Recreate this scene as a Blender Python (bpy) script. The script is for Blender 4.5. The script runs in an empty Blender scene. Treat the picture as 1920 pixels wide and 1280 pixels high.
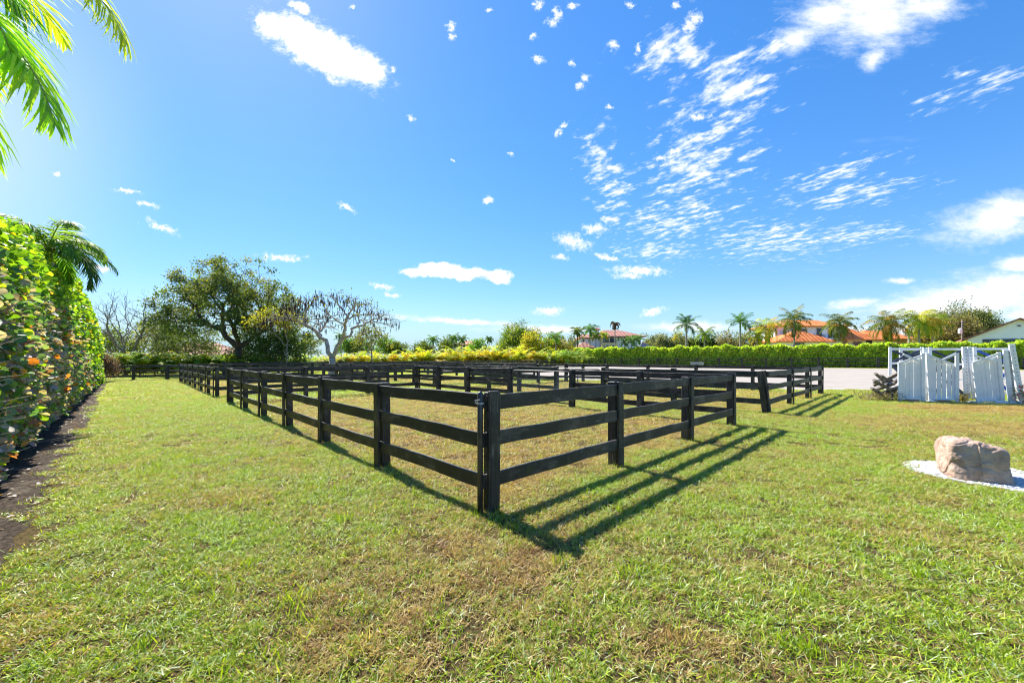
import bpy, bmesh, math, random
import numpy as np
from mathutils import Vector, Matrix, noise

scene = bpy.context.scene
COL = scene.collection
F, HX, HY, CAMZ = 746.7, 960.0, 672.0, 1.6      # reference geometry used while surveying distances
def R(d): return math.radians(d)
def at(px, py, Y):                               # a surveyed point at distance Y
    return Vector(((px-HX)/F*Y, Y, CAMZ+(HY-py)/F*Y))
RD = Vector((.718, .696, 0)); LD = Vector((-.696, .718, 0)); C0 = Vector((-.276, 4.12, 0))
def RL(r, l, z=0.0): return C0 + RD*r + LD*l + Vector((0, 0, z))

# ------------------------------------------------------------------ node helpers
class NT:
    def __init__(s, tree): s.t = tree; s.n = tree.nodes; s.l = tree.links
    def node(s, typ, **kw):
        n = s.n.new(typ)
        for k, v in kw.items(): setattr(n, k, v)
        return n
    def put(s, sock, v):
        if isinstance(v, bpy.types.NodeSocket): s.l.new(v, sock)
        elif v is not None: sock.default_value = v
    def math(s, op, a, b=None, c=None, clamp=False):
        n = s.node('ShaderNodeMath', operation=op, use_clamp=clamp)
        s.put(n.inputs[0], a)
        if b is not None: s.put(n.inputs[1], b)
        if c is not None: s.put(n.inputs[2], c)
        return n.outputs[0]
    def vmath(s, op, a, b=None, out=0):
        n = s.node('ShaderNodeVectorMath', operation=op)
        s.put(n.inputs[0], a)
        if b is not None: s.put(n.inputs[1], b)
        return n.outputs[out]
    def mix(s, f, a, b, mode='MIX'):
        n = s.node('ShaderNodeMix', data_type='RGBA', blend_type=mode)
        s.put(n.inputs[0], f); s.put(n.inputs[6], c4(a)); s.put(n.inputs[7], c4(b))
        return n.outputs[2]
    def noise(s, vec, scale, detail=4, rough=.55, dist=0, dim='3D'):
        n = s.node('ShaderNodeTexNoise', noise_dimensions=dim)
        s.put(n.inputs['Vector'], vec); n.inputs['Scale'].default_value = scale
        n.inputs['Detail'].default_value = detail; n.inputs['Roughness'].default_value = rough
        n.inputs['Distortion'].default_value = dist
        return n.outputs['Fac']
    def rng(s, v, a, b, c=0., d=1., kind='SMOOTHSTEP'):
        n = s.node('ShaderNodeMapRange', interpolation_type=kind, clamp=True) if kind == 'LINEAR' else s.node('ShaderNodeMapRange', interpolation_type=kind)
        s.put(n.inputs[0], v)
        for i, x in enumerate((a, b, c, d)): s.put(n.inputs[i+1], x)
        return n.outputs[0]
    def mapping(s, vec, loc=(0,0,0), rot=(0,0,0), scale=(1,1,1), kind='POINT'):
        n = s.node('ShaderNodeMapping', vector_type=kind)
        s.put(n.inputs[0], vec)
        for i, x in enumerate((loc, rot, scale)): n.inputs[i+1].default_value = x
        return n.outputs[0]
    def bump(s, h, strength=.5, dist=.02):
        n = s.node('ShaderNodeBump'); s.put(n.inputs['Height'], h)
        n.inputs['Strength'].default_value = strength; n.inputs['Distance'].default_value = dist
        return n.outputs[0]
def c4(v):
    return (v[0], v[1], v[2], 1) if isinstance(v, (tuple, list)) and len(v) == 3 else v
def new_mat(name):
    m = bpy.data.materials.new(name); m.use_nodes = True
    m.node_tree.nodes.clear(); return m, NT(m.node_tree)
def finish(nt, color, rough=.8, spec=.3, normal=None, metal=0, trans=None, trans_f=0.):
    p = nt.node('ShaderNodeBsdfPrincipled'); o = nt.node('ShaderNodeOutputMaterial')
    nt.put(p.inputs['Base Color'], c4(color)); nt.put(p.inputs['Roughness'], rough)
    nt.put(p.inputs['Specular IOR Level'], spec); nt.put(p.inputs['Metallic'], metal)
    if normal is not None: nt.put(p.inputs['Normal'], normal)
    out = p.outputs[0]
    if trans is not None:
        t = nt.node('ShaderNodeBsdfTranslucent'); nt.put(t.inputs[0], trans)
        mx = nt.node('ShaderNodeMixShader'); mx.inputs[0].default_value = trans_f
        nt.l.new(out, mx.inputs[1]); nt.l.new(t.outputs[0], mx.inputs[2]); out = mx.outputs[0]
    nt.l.new(out, o.inputs[0])
def objco(nt): return nt.node('ShaderNodeTexCoord').outputs['Object']
def worldpos(nt): return nt.node('ShaderNodeNewGeometry').outputs['Position']

# ------------------------------------------------------------------ materials
def m_noise(name, a, b, scale=4, rough=.85, spec=.25, bump=.3, bd=.01, bs=None, detail=6, third=None):
    m, nt = new_mat(name); co = objco(nt)
    f = nt.noise(co, scale, detail, .6)
    col = nt.mix(nt.rng(f, .35, .65), a, b)
    if third is not None:
        col = nt.mix(nt.rng(nt.noise(co, scale*.37, 4, .6), .52, .66), col, third)
    finish(nt, col, rough, spec, nt.bump(nt.noise(co, bs or scale*3, 6, .65), bump, bd) if bump else None)
    return m

def m_blackwood():
    m, nt = new_mat('black_fence_wood'); co = objco(nt)
    oi = nt.node('ShaderNodeObjectInfo')
    off = nt.vmath('MULTIPLY', oi.outputs['Random'], (37., 11., 5.))
    c = nt.vmath('ADD', co, off)
    grain = nt.noise(nt.mapping(c, scale=(2.2, 45, 45)), 1.0, 6, .6)
    grain2 = nt.noise(nt.mapping(c, scale=(5, 120, 120)), 1.0, 4, .6)
    patch = nt.noise(c, 2.3, 5, .65)
    col = nt.mix(nt.rng(grain, .35, .7), (.011, .0115, .014), (.048, .043, .039))
    col = nt.mix(nt.math('MULTIPLY', nt.rng(patch, .47, .7), .75), col, (.115, .096, .078))
    wear = nt.math('MULTIPLY', nt.rng(grain2, .57, .68), nt.rng(patch, .46, .58))
    col = nt.mix(nt.math('MULTIPLY', wear, .7), col, (.28, .26, .23))
    alg = nt.math('MULTIPLY', nt.rng(nt.noise(c, 3.7, 5, .7), .58, .72), .6)
    col = nt.mix(alg, col, (.045, .06, .014))
    h = nt.math('ADD', grain, nt.math('MULTIPLY', grain2, .5))
    finish(nt, col, nt.rng(grain, .3, .7, .42, .7), .42, nt.bump(h, .5, .004))
    return m
BLACK = m_blackwood()

def m_leaf():
    m, nt = new_mat('leaf')
    a = nt.node('ShaderNodeAttribute', attribute_name='tint')
    col = a.outputs['Color']
    tc = nt.mix(1.0, col, (1.5, 1.45, .6, 1), 'MULTIPLY')
    finish(nt, col, .58, .25, None, 0, tc, .45)
    return m
LEAF = m_leaf()
def m_waxleaf():
    m, nt = new_mat('waxy_leaf')
    a = nt.node('ShaderNodeAttribute', attribute_name='tint')
    co = worldpos(nt)
    col = nt.mix(nt.rng(nt.noise(co, 40, 4), .35, .7), a.outputs['Color'], nt.mix(1.0, a.outputs['Color'], (1.35, 1.2, .8, 1), 'MULTIPLY'))
    tc = nt.mix(1.0, col, (1.6, 1.5, .5, 1), 'MULTIPLY')
    finish(nt, col, .48, .35, None, 0, tc, .40)
    return m
WAX = m_waxleaf()
BARK = m_noise('bark', (.16, .13, .10), (.30, .26, .21), 6, .95, .1, .6, .03)
BARKP = m_noise('pale_bark', (.26, .22, .18), (.46, .41, .35), 5, .95, .1, .6, .03)
BARKD = m_noise('dark_bark', (.07, .055, .045), (.15, .12, .09), 6, .95, .1, .6, .03)
PALMT = m_noise('palm_trunk', (.25, .22, .18), (.42, .38, .32), 3, .95, .1, .4, .02)
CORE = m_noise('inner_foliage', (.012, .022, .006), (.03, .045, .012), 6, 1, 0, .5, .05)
POD = m_noise('seed_pod', (.045, .022, .018), (.09, .05, .04), 6, .8, .2, 0)
WHITE = m_noise('white_paint', (.74, .76, .78), (.80, .81, .82), 5, .5, .4, .15, .003, third=(.62, .63, .62))
BLUEP = m_noise('blue_paint', (.012, .07, .36), (.02, .10, .45), 5, .45, .4, .1, .003)
NAVY = m_noise('navy_paint_and_shadow', (.015, .025, .06), (.03, .05, .10), 5, .6, .4, .1, .003)  # canopy navy; on wing braces, underside shadow put into the blue paint
GREYW = m_noise('weathered_wood', (.14, .115, .095), (.30, .27, .24), 9, .95, .1, .6, .01, third=(.09, .07, .055))
STEEL = m_noise('dark_steel', (.03, .03, .034), (.06, .06, .065), 8, .4, .5, .1, .002)
GALV = m_noise('galvanised', (.30, .31, .33), (.42, .43, .45), 8, .45, .5, .1, .002)
STUCCO = m_noise('white_stucco', (.80, .84, .93), (.86, .89, .96), .6, .95, .1, .2, .02, 20)
CREAM = m_noise('cream_stucco', (.62, .48, .30), (.72, .56, .34), .6, .95, .1, .2, .02, 20)
GLASS = m_noise('dark_glass', (.02, .03, .05), (.05, .06, .09), 1, .12, .6, 0)
CONC = m_noise('concrete', (.42, .40, .37), (.60, .58, .54), 3, .95, .1, .3, .01)
def m_roof(name, a, b, ang=0.0):
    m, nt = new_mat(name); co = objco(nt)
    w = nt.node('ShaderNodeTexWave', wave_type='BANDS', bands_direction='X')
    w.inputs['Scale'].default_value = .30; w.inputs['Distortion'].default_value = .3
    nt.l.new(co, w.inputs[0])
    w2 = nt.node('ShaderNodeTexWave', wave_type='BANDS', bands_direction='Z')
    w2.inputs['Scale'].default_value = .9; nt.l.new(co, w2.inputs[0])
    f = nt.noise(co, .8, 6, .7)
    col = nt.mix(nt.rng(f, .3, .7), a, b)
    col = nt.mix(nt.math('MULTIPLY', nt.rng(w.outputs[1], .0, .45, 1, 0), .45), col, (a[0]*.45, a[1]*.4, a[2]*.4))
    finish(nt, col, .85, .15, nt.bump(nt.math('ADD', w.outputs[1], nt.math('MULTIPLY', w2.outputs[1], .3)), .8, .12))
    return m
ORANGE = m_roof('orange_tile', (.70, .17, .05), (.88, .32, .11))
BROWN = m_roof('brown_tile', (.34, .15, .115), (.45, .23, .17))
PINKR = m_roof('pink_tile', (.50, .24, .18), (.60, .33, .25))

def m_mulch():
    m, nt = new_mat('dark_mulch'); co = worldpos(nt)
    f = nt.noise(co, 26, 8, .75); g = nt.noise(co, 3, 4, .6)
    col = nt.mix(nt.rng(f, .35, .62), (.022, .017, .013), (.13, .10, .075))
    col = nt.mix(nt.math('MULTIPLY', nt.rng(nt.noise(co, 70, 3, .6), .6, .68), .8), col, (.34, .27, .2))
    col = nt.mix(nt.math('MULTIPLY', nt.rng(g, .52, .7), .5), col, (.25, .21, .16))
    finish(nt, col, 1, .05, nt.bump(f, 1, .05)); return m
MULCH = m_mulch()
def m_sand():
    m, nt = new_mat('pale_sand'); co = worldpos(nt)
    f = nt.noise(nt.mapping(co, rot=(0, 0, R(46)), scale=(.15, 1.2, 1)), 1, 6, .7)
    col = nt.mix(nt.rng(f, .3, .7), (.30, .268, .23), (.39, .35, .305))
    col = nt.mix(nt.math('MULTIPLY', nt.rng(nt.noise(co, .9, 8, .75), .48, .7), .6), col, (.235, .20, .165))
    finish(nt, col, 1, .05, nt.bump(nt.noise(co, 14, 6, .7), .5, .03)); return m
SAND = m_sand()
STONEW = m_noise('white_gravel', (.62, .62, .64), (.82, .82, .83), 30, .8, .3, .6, .02)
def m_rock():
    m, nt = new_mat('tan_rock'); co = objco(nt)
    f = nt.noise(co, 5, 8, .65); g = nt.noise(co, 2, 5, .6, 1.0)
    col = nt.mix(nt.rng(f, .3, .7), (.40, .265, .195), (.57, .42, .33))
    col = nt.mix(nt.math('MULTIPLY', nt.rng(g, .5, .68), .6), col, (.22, .15, .11))
    finish(nt, col, .95, .12, nt.bump(nt.noise(co, 16, 8, .7), .9, .03)); return m
ROCK = m_rock()

# turf: one dryness rule for the ground sheet and for every blade
def turf_group():
    g = bpy.data.node_groups.new('turf_dryness', 'ShaderNodeTree')
    g.interface.new_socket('Dry', in_out='OUTPUT', socket_type='NodeSocketFloat')
    g.interface.new_socket('Brown', in_out='OUTPUT', socket_type='NodeSocketFloat')
    nt = NT(g); out = nt.node('NodeGroupOutput')
    p = nt.node('ShaderNodeNewGeometry').outputs['Position']
    p = nt.vmath('MULTIPLY', p, (1, 1, 0))
    big = nt.noise(p, .42, 4, .6, .6); mid = nt.noise(p, 1.5, 4, .65, .8); fine = nt.noise(p, 5.5, 3, .6)
    d = nt.math('ADD', nt.math('MULTIPLY', big, 1.0), nt.math('MULTIPLY', mid, 1.6))
    d = nt.math('ADD', d, nt.math('MULTIPLY', fine, .75))
    d = nt.math('SUBTRACT', d, 1.47)                       # about -.1 .. .5
    sep = nt.node('ShaderNodeSeparateXYZ')
    rel = nt.vmath('SUBTRACT', p, tuple(C0))
    r = nt.vmath('DOT_PRODUCT', rel, tuple(RD), 1); l = nt.vmath('DOT_PRODUCT', rel, tuple(LD), 1)
    def rect(r0, r1, l0, l1, amt, soft=.5):
        a = nt.math('MULTIPLY', nt.rng(r, r0-soft, r0+soft), nt.rng(r, r1-soft, r1+soft, 1, 0))
        b = nt.math('MULTIPLY', nt.rng(l, l0-soft, l0+soft), nt.rng(l, l1-soft, l1+soft, 1, 0))
        return nt.math('MULTIPLY', nt.math('MULTIPLY', a, b), amt)
    def spot(x, y, rad, amt, sy=1.0):
        q = nt.mapping(p, loc=(x, y, 0), scale=(rad, rad*sy, 1), kind='TEXTURE')
        return nt.math('MULTIPLY', nt.rng(nt.vmath('LENGTH', q, None, 1), .25, 1.0, 1, 0), amt)
    terms = [rect(.1, 7.8, .1, 14.4, .50), rect(10.8, 19.8, 0, 14.4, .40), rect(0, 7.8, 17.5, 32.5, .40), rect(10.8, 19.8, 17.5, 32.5, .35),
             spot(-.5, 2.9, 1.7, .38, .7), spot(.3, 3.9, 1.4, .22), spot(11.5, 9.2, 5.2, .50, .65), spot(15.5, 12.6, 4.5, .75, .45), spot(-3.2, 4.6, 1.0, .28, .6),
             spot(-6.0, 7.5, .9, .25, .7), spot(2.2, 2.6, 1.1, .12), spot(3.6, 3.2, 1.2, .10), spot(7.5, 6.8, 1.6, .18), spot(-.8, 2.2, .8, .18, .6), spot(1.0, 2.25, .7, .24, .5), spot(5.2, 3.5, 1.5, -.16), spot(3.2, 2.1, 1.5, -.12), spot(-3.5, 3, 1.8, -.06),
             spot(-8, 16, 8, -.15)]
    for t in terms: d = nt.math('ADD', d, t)
    nt.l.new(d, out.inputs[0])
    nt.l.new(nt.rng(nt.noise(p, 2.4, 5, .65), .42, .64), out.inputs[1])
    return g
TURF = turf_group()
def m_ground():
    m, nt = new_mat('lawn_soil'); co = worldpos(nt)
    g = nt.node('ShaderNodeGroup', node_tree=TURF)
    f = nt.noise(co, 38, 6, .75); f2 = nt.noise(co, 9, 5, .7)
    green = nt.mix(f, (.13, .20, .010), (.36, .44, .025))
    straw = nt.mix(f, (.25, .18, .06), (.48, .37, .15))
    far = nt.vmath('LENGTH', co, None, 1)
    dsoft = nt.rng(nt.math('ADD', g.outputs[0], nt.math('MULTIPLY', nt.math('SUBTRACT', f2, .5), 1.1)), -.05, .8)
    col = nt.mix(dsoft, green, straw)
    thatch_and_shade = nt.mix(nt.rng(f, .4, .6), (.04, .036, .014), (.17, .12, .055))  # thatch, darkened so shade between blades sits in its colour
    col = nt.mix(nt.rng(far, 9, 22), thatch_and_shade, col)
    finish(nt, col, 1, .03, nt.bump(f, .8, .03)); return m
def m_blade():
    m, nt = new_mat('grass_blade')
    g = nt.node('ShaderNodeGroup', node_tree=TURF)
    a = nt.node('ShaderNodeAttribute', attribute_name='rnd')
    s = nt.node('ShaderNodeSeparateColor'); nt.l.new(a.outputs['Color'], s.inputs[0])
    co = worldpos(nt)
    green = nt.mix(s.outputs[1], (.10, .21, .010), (.46, .58, .03))
    green = nt.mix(nt.rng(s.outputs[2], .84, .88), green, (.58, .66, .40))  # some blades whitish: glints put into the blade colour
    straw = nt.mix(s.outputs[1], (.34, .25, .08), (.62, .48, .21))
    brown = nt.mix(s.outputs[1], (.17, .085, .04), (.40, .23, .11))
    dryc = nt.mix(nt.math('MULTIPLY', g.outputs[1], nt.rng(s.outputs[2], .2, .5)), straw, brown)
    k = nt.rng(nt.math('SUBTRACT', g.outputs[0], s.outputs[0]), -.16, -.04)
    col = nt.mix(k, green, dryc)
    tc = nt.mix(1.0, col, (1.5, 1.45, .65, 1), 'MULTIPLY')
    finish(nt, col, .45, .32, None, 0, tc, .38)
    return m
GROUND = m_ground(); BLADE = m_blade()

# ------------------------------------------------------------------ mesh helpers
def tag(o, label=None, cat=None, group=None, kind=None):
    if label: o['label'] = label
    if cat: o['category'] = cat
    if group: o['group'] = group
    if kind: o['kind'] = kind
    return o
def link(name, me, parent=None, loc=None):
    o = bpy.data.objects.new(name, me); COL.objects.link(o)
    if parent is not None: o.parent = parent
    if loc is not None: o.location = loc
    return o
def thing(name, label, cat, loc=(0, 0, 0), rz=0., group=None):
    o = link(name, None, None, loc); o.rotation_euler = (0, 0, rz); o.empty_display_size = .3
    return tag(o, label, cat, group)
class MB:
    def __init__(s): s.v = []; s.f = []
    def add(s, vs, fs):
        k = len(s.v); s.v.extend([tuple(v) for v in vs]); s.f.extend([tuple(i+k for i in f) for f in fs]); return s
    def box(s, lo, hi, M=None):
        x0, y0, z0 = lo; x1, y1, z1 = hi
        vs = [Vector(p) for p in ((x0,y0,z0),(x1,y0,z0),(x1,y1,z0),(x0,y1,z0),(x0,y0,z1),(x1,y0,z1),(x1,y1,z1),(x0,y1,z1))]
        if M is not None: vs = [M @ v for v in vs]
        return s.add(vs, [(0,3,2,1),(4,5,6,7),(0,1,5,4),(1,2,6,5),(2,3,7,6),(3,0,4,7)])
    def tube(s, pts, rad, n=6, cap=True):
        pts = [Vector(p) for p in pts]
        if not hasattr(rad, '__len__'): rad = [rad]*len(pts)
        k = len(s.v); up = Vector((.13, .21, 1)).normalized()
        prev = None
        for i, p in enumerate(pts):
            d = (pts[min(i+1, len(pts)-1)] - pts[max(i-1, 0)])
            if d.length < 1e-9: d = Vector((0, 0, 1))
            d.normalize()
            if prev is None:
                a = d.cross(up if abs(d.dot(up)) < .95 else Vector((1, 0, 0))).normalized()
            else:
                a = (prev - d*prev.dot(d)).normalized()
            prev = a; b = d.cross(a)
            for j in range(n):
                t = 2*math.pi*j/n
                s.v.append(tuple(p + (a*math.cos(t)+b*math.sin(t))*rad[i]))
        for i in range(len(pts)-1):
            for j in range(n):
                s.f.append((k+i*n+j, k+i*n+(j+1) % n, k+(i+1)*n+(j+1) % n, k+(i+1)*n+j))
        if cap:
            s.f.append(tuple(k+j for j in reversed(range(n)))); s.f.append(tuple(k+(len(pts)-1)*n+j for j in range(n)))
        return s
    def build(s, name, mat, parent=None, smooth=False, loc=None):
        me = bpy.data.meshes.new(name); me.from_pydata(s.v, [], s.f); me.materials.append(mat)
        if smooth: me.polygons.foreach_set('use_smooth', [True]*len(me.polygons))
        me.update(); return link(name, me, parent, loc)

T_LEAF8 = (np.array([(0,0,0),(.25,.36,.05),(.62,.5,.08),(.92,.28,.05),(1,0,-.03),(.92,-.28,.05),(.62,-.5,.08),(.25,-.36,.05),(.5,0,-.02)], float),
           [(0,8,2,1),(8,4,3,2),(0,7,6,8),(8,6,5,4)])
T_LEAF4 = (np.array([(0,0,0),(.5,.5,.06),(1,0,0),(.5,-.5,.06)], float), [(0,3,2,1)])
T_CLUMP = (np.array([(0,0,0),(.45,.5,.1),(1,.15,0),(.8,-.1,.05),(.9,-.5,-.1),(.4,-.4,.08)], float), [(0,5,2,1),(5,4,3,2)])
T_BLADE = (np.array([(0,.5,0),(0,-.5,0),(.5,.42,.0),(.5,-.42,.0),(1,0,-.12)], float), [(0,1,3,2),(2,3,4)])
def leaves(name, pos, dirs, ups, L, W, col, tmpl, mat, parent=None, attr='tint'):
    N = len(pos); tv, tf = tmpl; K = len(tv)
    d = dirs/np.maximum(np.linalg.norm(dirs, axis=1, keepdims=True), 1e-9)
    s = np.cross(ups, d); s /= np.maximum(np.linalg.norm(s, axis=1, keepdims=True), 1e-9)
    n = np.cross(d, s)
    L = np.broadcast_to(L, (N,)); W = np.broadcast_to(W, (N,))
    v = (pos[:, None] + d[:, None]*(tv[None, :, 0:1]*L[:, None, None]) + s[:, None]*(tv[None, :, 1:2]*W[:, None, None])
         + n[:, None]*(tv[None, :, 2:3]*L[:, None, None])).reshape(-1, 3)
    loops = np.concatenate([np.array(f) for f in tf]); sizes = np.array([len(f) for f in tf])
    allv = (loops[None] + (np.arange(N)*K)[:, None]).ravel(); alls = np.tile(sizes, N)
    starts = np.concatenate([[0], np.cumsum(alls)[:-1]])
    me = bpy.data.meshes.new(name)
    me.vertices.add(len(v)); me.vertices.foreach_set('co', v.astype(np.float32).ravel())
    me.loops.add(len(allv)); me.loops.foreach_set('vertex_index', allv.astype(np.int32))
    me.polygons.add(len(alls)); me.polygons.foreach_set('loop_start', starts.astype(np.int32))
    me.update(calc_edges=True); me.validate()
    ca = me.color_attributes.new(attr, 'FLOAT_COLOR', 'POINT')
    c = np.ones((N, K, 4), np.float32); c[:, :, :3] = col[:, None, :]
    ca.data.foreach_set('color', c.ravel())
    me.materials.append(mat)
    return link(name, me, parent) if parent is not False else me
def rv(rs, n): 
    a = rs.normal(size=(n, 3)); return a/np.linalg.norm(a, axis=1, keepdims=True)
def pick(rs, n, pal, w=None):
    pal = np.array(pal, float); w = None if w is None else np.array(w)/sum(w)
    c = pal[rs.choice(len(pal), n, p=w)]
    return np.clip(c*rs.uniform(.75, 1.25, (n, 1)), 0, 1)

def board(name, p0, p1, wdir, w, t, mat, parent, rs, warp=.004, segs=4, bev=.004, shape=None):
    """a plank whose local x runs from p0 to p1, local y is its thickness, local z its width direction"""
    p0, p1 = Vector(p0), Vector(p1); d = p1-p0; Ln = d.length; x = d.normalized()
    z = (Vector(wdir) - x*Vector(wdir).dot(x)).normalized(); y = z.cross(x)
    M = Matrix((x, y, z)).transposed().to_4x4(); M.translation = (p0+p1)/2
    bm = bmesh.new(); rings = []
    for i in range(segs+1):
        u = -Ln/2 + Ln*i/segs; dy = rs.uniform(-warp, warp) if 0 < i < segs else 0; dz = rs.uniform(-warp, warp) if 0 < i < segs else 0
        rings.append([bm.verts.new((u, sy*t/2+dy, sz*w/2+dz)) for sy, sz in ((-1,-1),(1,-1),(1,1),(-1,1))])
    for a, b in zip(rings, rings[1:]):
        for j in range(4): bm.faces.new((a[j], a[(j+1) % 4], b[(j+1) % 4], b[j]))
    bm.faces.new(rings[0][::-1]); bm.faces.new(rings[-1])
    bmesh.ops.recalc_face_normals(bm, faces=bm.faces)
    if bev: 
        es = [e for e in bm.edges if len(e.link_faces) == 2 and e.calc_face_angle(0) > .8]
        bmesh.ops.bevel(bm, geom=es, offset=bev, segments=1, affect='EDGES')
    me = bpy.data.meshes.new(name); bm.to_mesh(me); bm.free(); me.materials.append(mat)
    o = link(name, me, parent)
    o.matrix_local = M if parent is None else parent_inv(parent) @ M
    return o
def parent_inv(p):
    return (Matrix.Translation(p.location) @ p.rotation_euler.to_matrix().to_4x4()).inverted()

# ------------------------------------------------------------------ camera, light, sky
cam = bpy.data.cameras.new('camera'); co_ = link('camera', cam); scene.camera = co_
co_.location = (0, 0, CAMZ); co_.rotation_euler = (R(90), 0, 0)
cam.sensor_width = 36; cam.lens = 36*F/1920; cam.shift_y = 32/1920; cam.clip_end = 3000; cam.clip_start = .05
SUNH = Vector((-.628, .778, 0)).normalized(); EL = R(46.6)
sdir = Vector((SUNH.x*math.cos(EL), SUNH.y*math.cos(EL), math.sin(EL)))
sl = bpy.data.lights.new('sun', 'SUN'); so = link('sun', sl); so.location = (0, 0, 30)
sl.energy = 4.6; sl.angle = R(.55); sl.color = (1, .955, .88)
so.rotation_euler = (-sdir).to_track_quat('-Z', 'Y').to_euler()

def build_world():
    w = bpy.data.worlds.new('World'); scene.world = w; w.use_nodes = True; w.cycles.sampling_method = 'MANUAL'; w.cycles.sample_map_resolution = 256
    w.node_tree.nodes.clear(); nt = NT(w.node_tree)
    sky = nt.node('ShaderNodeTexSky', sky_type='NISHITA', sun_disc=False)
    sky.sun_elevation = EL; sky.sun_rotation = math.atan2(SUNH.x, SUNH.y)
    sky.air_density = 1.0; sky.dust_density = .15; sky.ozone_density = 4.0; sky.altitude = 0
    base = nt.vmath('MULTIPLY', sky.outputs[0], (SKY_S, SKY_S, SKY_S))
    # roll off the glare round the sun and along the horizon, then deepen the blue
    lum = nt.vmath('DOT_PRODUCT', base, (.3, .5, .2), 1)
    k = nt.math('DIVIDE', SKY_A, nt.math('ADD', nt.math('MULTIPLY', lum, SKY_K), 1.0))
    base = nt.vmath('MULTIPLY', base, nt.vmath('ADD', (0, 0, 0), (1, 1, 1))); kk = nt.node('ShaderNodeCombineXYZ')
    for i in range(3): nt.l.new(k, kk.inputs[i])
    base = nt.vmath('MULTIPLY', base, kk.outputs[0])
    hs = nt.node('ShaderNodeHueSaturation'); hs.inputs['Saturation'].default_value = SKY_SAT; hs.inputs['Hue'].default_value = SKY_HUE
    nt.l.new(base, hs.inputs['Color'])
    hs = nt.vmath('MULTIPLY', hs.outputs[0], SKY_TINT)
    d = nt.node('ShaderNodeTexCoord').outputs['Generated']
    sp = nt.node('ShaderNodeSeparateXYZ'); nt.l.new(d, sp.inputs[0])
    hs = nt.mix(nt.rng(sp.outputs[2], -.02, .14, .85, 0), hs, (.165, .285, .39))
    yy = nt.math('MAXIMUM', sp.outputs[1], .05); zz = nt.math('MAXIMUM', sp.outputs[2], .02)
    cb = nt.node('ShaderNodeCombineXYZ')
    nt.l.new(nt.math('DIVIDE', sp.outputs[0], yy), cb.inputs[0]); nt.l.new(nt.math('DIVIDE', sp.outputs[2], yy), cb.inputs[1])
    uv = cb.outputs[0]
    cp = nt.node('ShaderNodeCombineXYZ')
    nt.l.new(nt.math('DIVIDE', sp.outputs[0], zz), cp.inputs[0]); nt.l.new(nt.math('DIVIDE', sp.outputs[1], zz), cp.inputs[1])
    pl = cp.outputs[0]
    def warp(vec, scale, amp, ay=.6):
        wob = nt.node('ShaderNodeTexNoise'); nt.l.new(vec, wob.inputs['Vector']); wob.inputs['Scale'].default_value = scale; wob.inputs['Detail'].default_value = 4; wob.inputs['Roughness'].default_value = .68
        return nt.vmath('ADD', vec, nt.vmath('MULTIPLY', nt.vmath('SUBTRACT', wob.outputs['Color'], (.5, .5, .5)), (amp, amp*ay, 0)))
    def field(blobs, vec):
        cur = None; vec0 = vec
        for bi, (px, py, rx, ry, rot) in enumerate(blobs):
            if bi and bi % 4 == 0:            # evaluated in short chains, the sky shader's stack is small
                n = nt.node('ShaderNodeVectorMath', operation='MULTIPLY_ADD'); nt.l.new(cur, n.inputs[0]); n.inputs[1].default_value = (1e-7,)*3; nt.l.new(vec0, n.inputs[2]); vec = n.outputs[0]
            q = nt.mapping(vec, loc=((px-HX)/F, (HY-py)/F, 0), rot=(0, 0, R(-rot)), scale=(rx/F, ry/F, 1), kind='TEXTURE')
            ln = nt.vmath('LENGTH', q, None, 1)
            cur = ln if cur is None else nt.math('MINIMUM', cur, ln)
        return cur
    big = [(600,92,134,44,27),(552,62,74,36,20),(668,124,70,33,24),(496,44,22,16,40),(560,14,22,12,30),(860,510,84,12,2),(935,516,30,12,8),(800,510,48,11,6),(815,498,36,7,0)]
    crisp = [(530,483,46,7,3),(302,426,36,8,26),(236,358,30,4,8),(275,384,26,5,14),(650,389,20,5,30),(716,537,24,6,8),(738,554,17,5,12),(105,327,13,4,15),(190,503,24,7,10),
             (1075,453,36,14,15),(1114,428,23,11,0),(1136,481,30,5,12),(1052,481,15,7,0),(1197,507,60,9,3),(1180,516,28,7,0),(1030,582,32,9,0),(1223,584,25,8,-12),
             (845,52,10,10,10),(848,70,8,9,0),(1044,28,8,16,0),(1036,42,12,8,0),(1010,112,14,7,10),(1150,86,13,9,-20),(1196,92,6,11,20),(1304,34,14,14,0),(1292,52,14,16,30),(1056,236,7,6,0),(1047,248,7,9,20),(1098,148,10,8,-30),(1086,162,8,11,40),(915,373,9,8,0),
             (773,221,8,5,0),(960,288,7,4,0),(1000,68,8,6,0),(735,132,8,9,0),(1140,203,7,5,0),(1072,118,8,7,0),(1312,220,22,7,-8),(1265,286,16,7,-20),(1240,296,14,5,-30),(848,301,5,3,0),(918,18,7,5,0),(660,14,6,4,0),(1010,10,10,10,0),(1072,10,10,7,0),(1268,10,9,8,0),(1180,8,8,6,0),
             (1145,412,18,7,0),(1140,350,10,4,-20),(1230,85,6,14,20)]
    soft = [(1630,26,92,56,0),(1720,14,80,26,-4),(1560,30,70,34,0),(1490,72,42,20,-20),(1636,112,26,18,-40),(1858,416,84,34,-14),(1905,394,50,28,0),(1800,555,130,28,-8),(1870,560,110,34,-6),(1740,572,120,16,-4),(1880,534,90,26,-10),(1608,568,42,8,-8),
            (1740,585,120,12,-4),(1908,497,34,14,0),(1690,527,22,5,0),(850,601,110,5,4),(1300,612,90,8,0),(1700,620,180,10,0),(1920,590,60,12,0),(1010,618,90,7,0)]
    wb = warp(uv, 16, .055, .7)
    n1 = nt.noise(nt.mapping(uv, rot=(0, 0, R(-20)), scale=(1, 1.5, 1)), 26, 6, .74)
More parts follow.
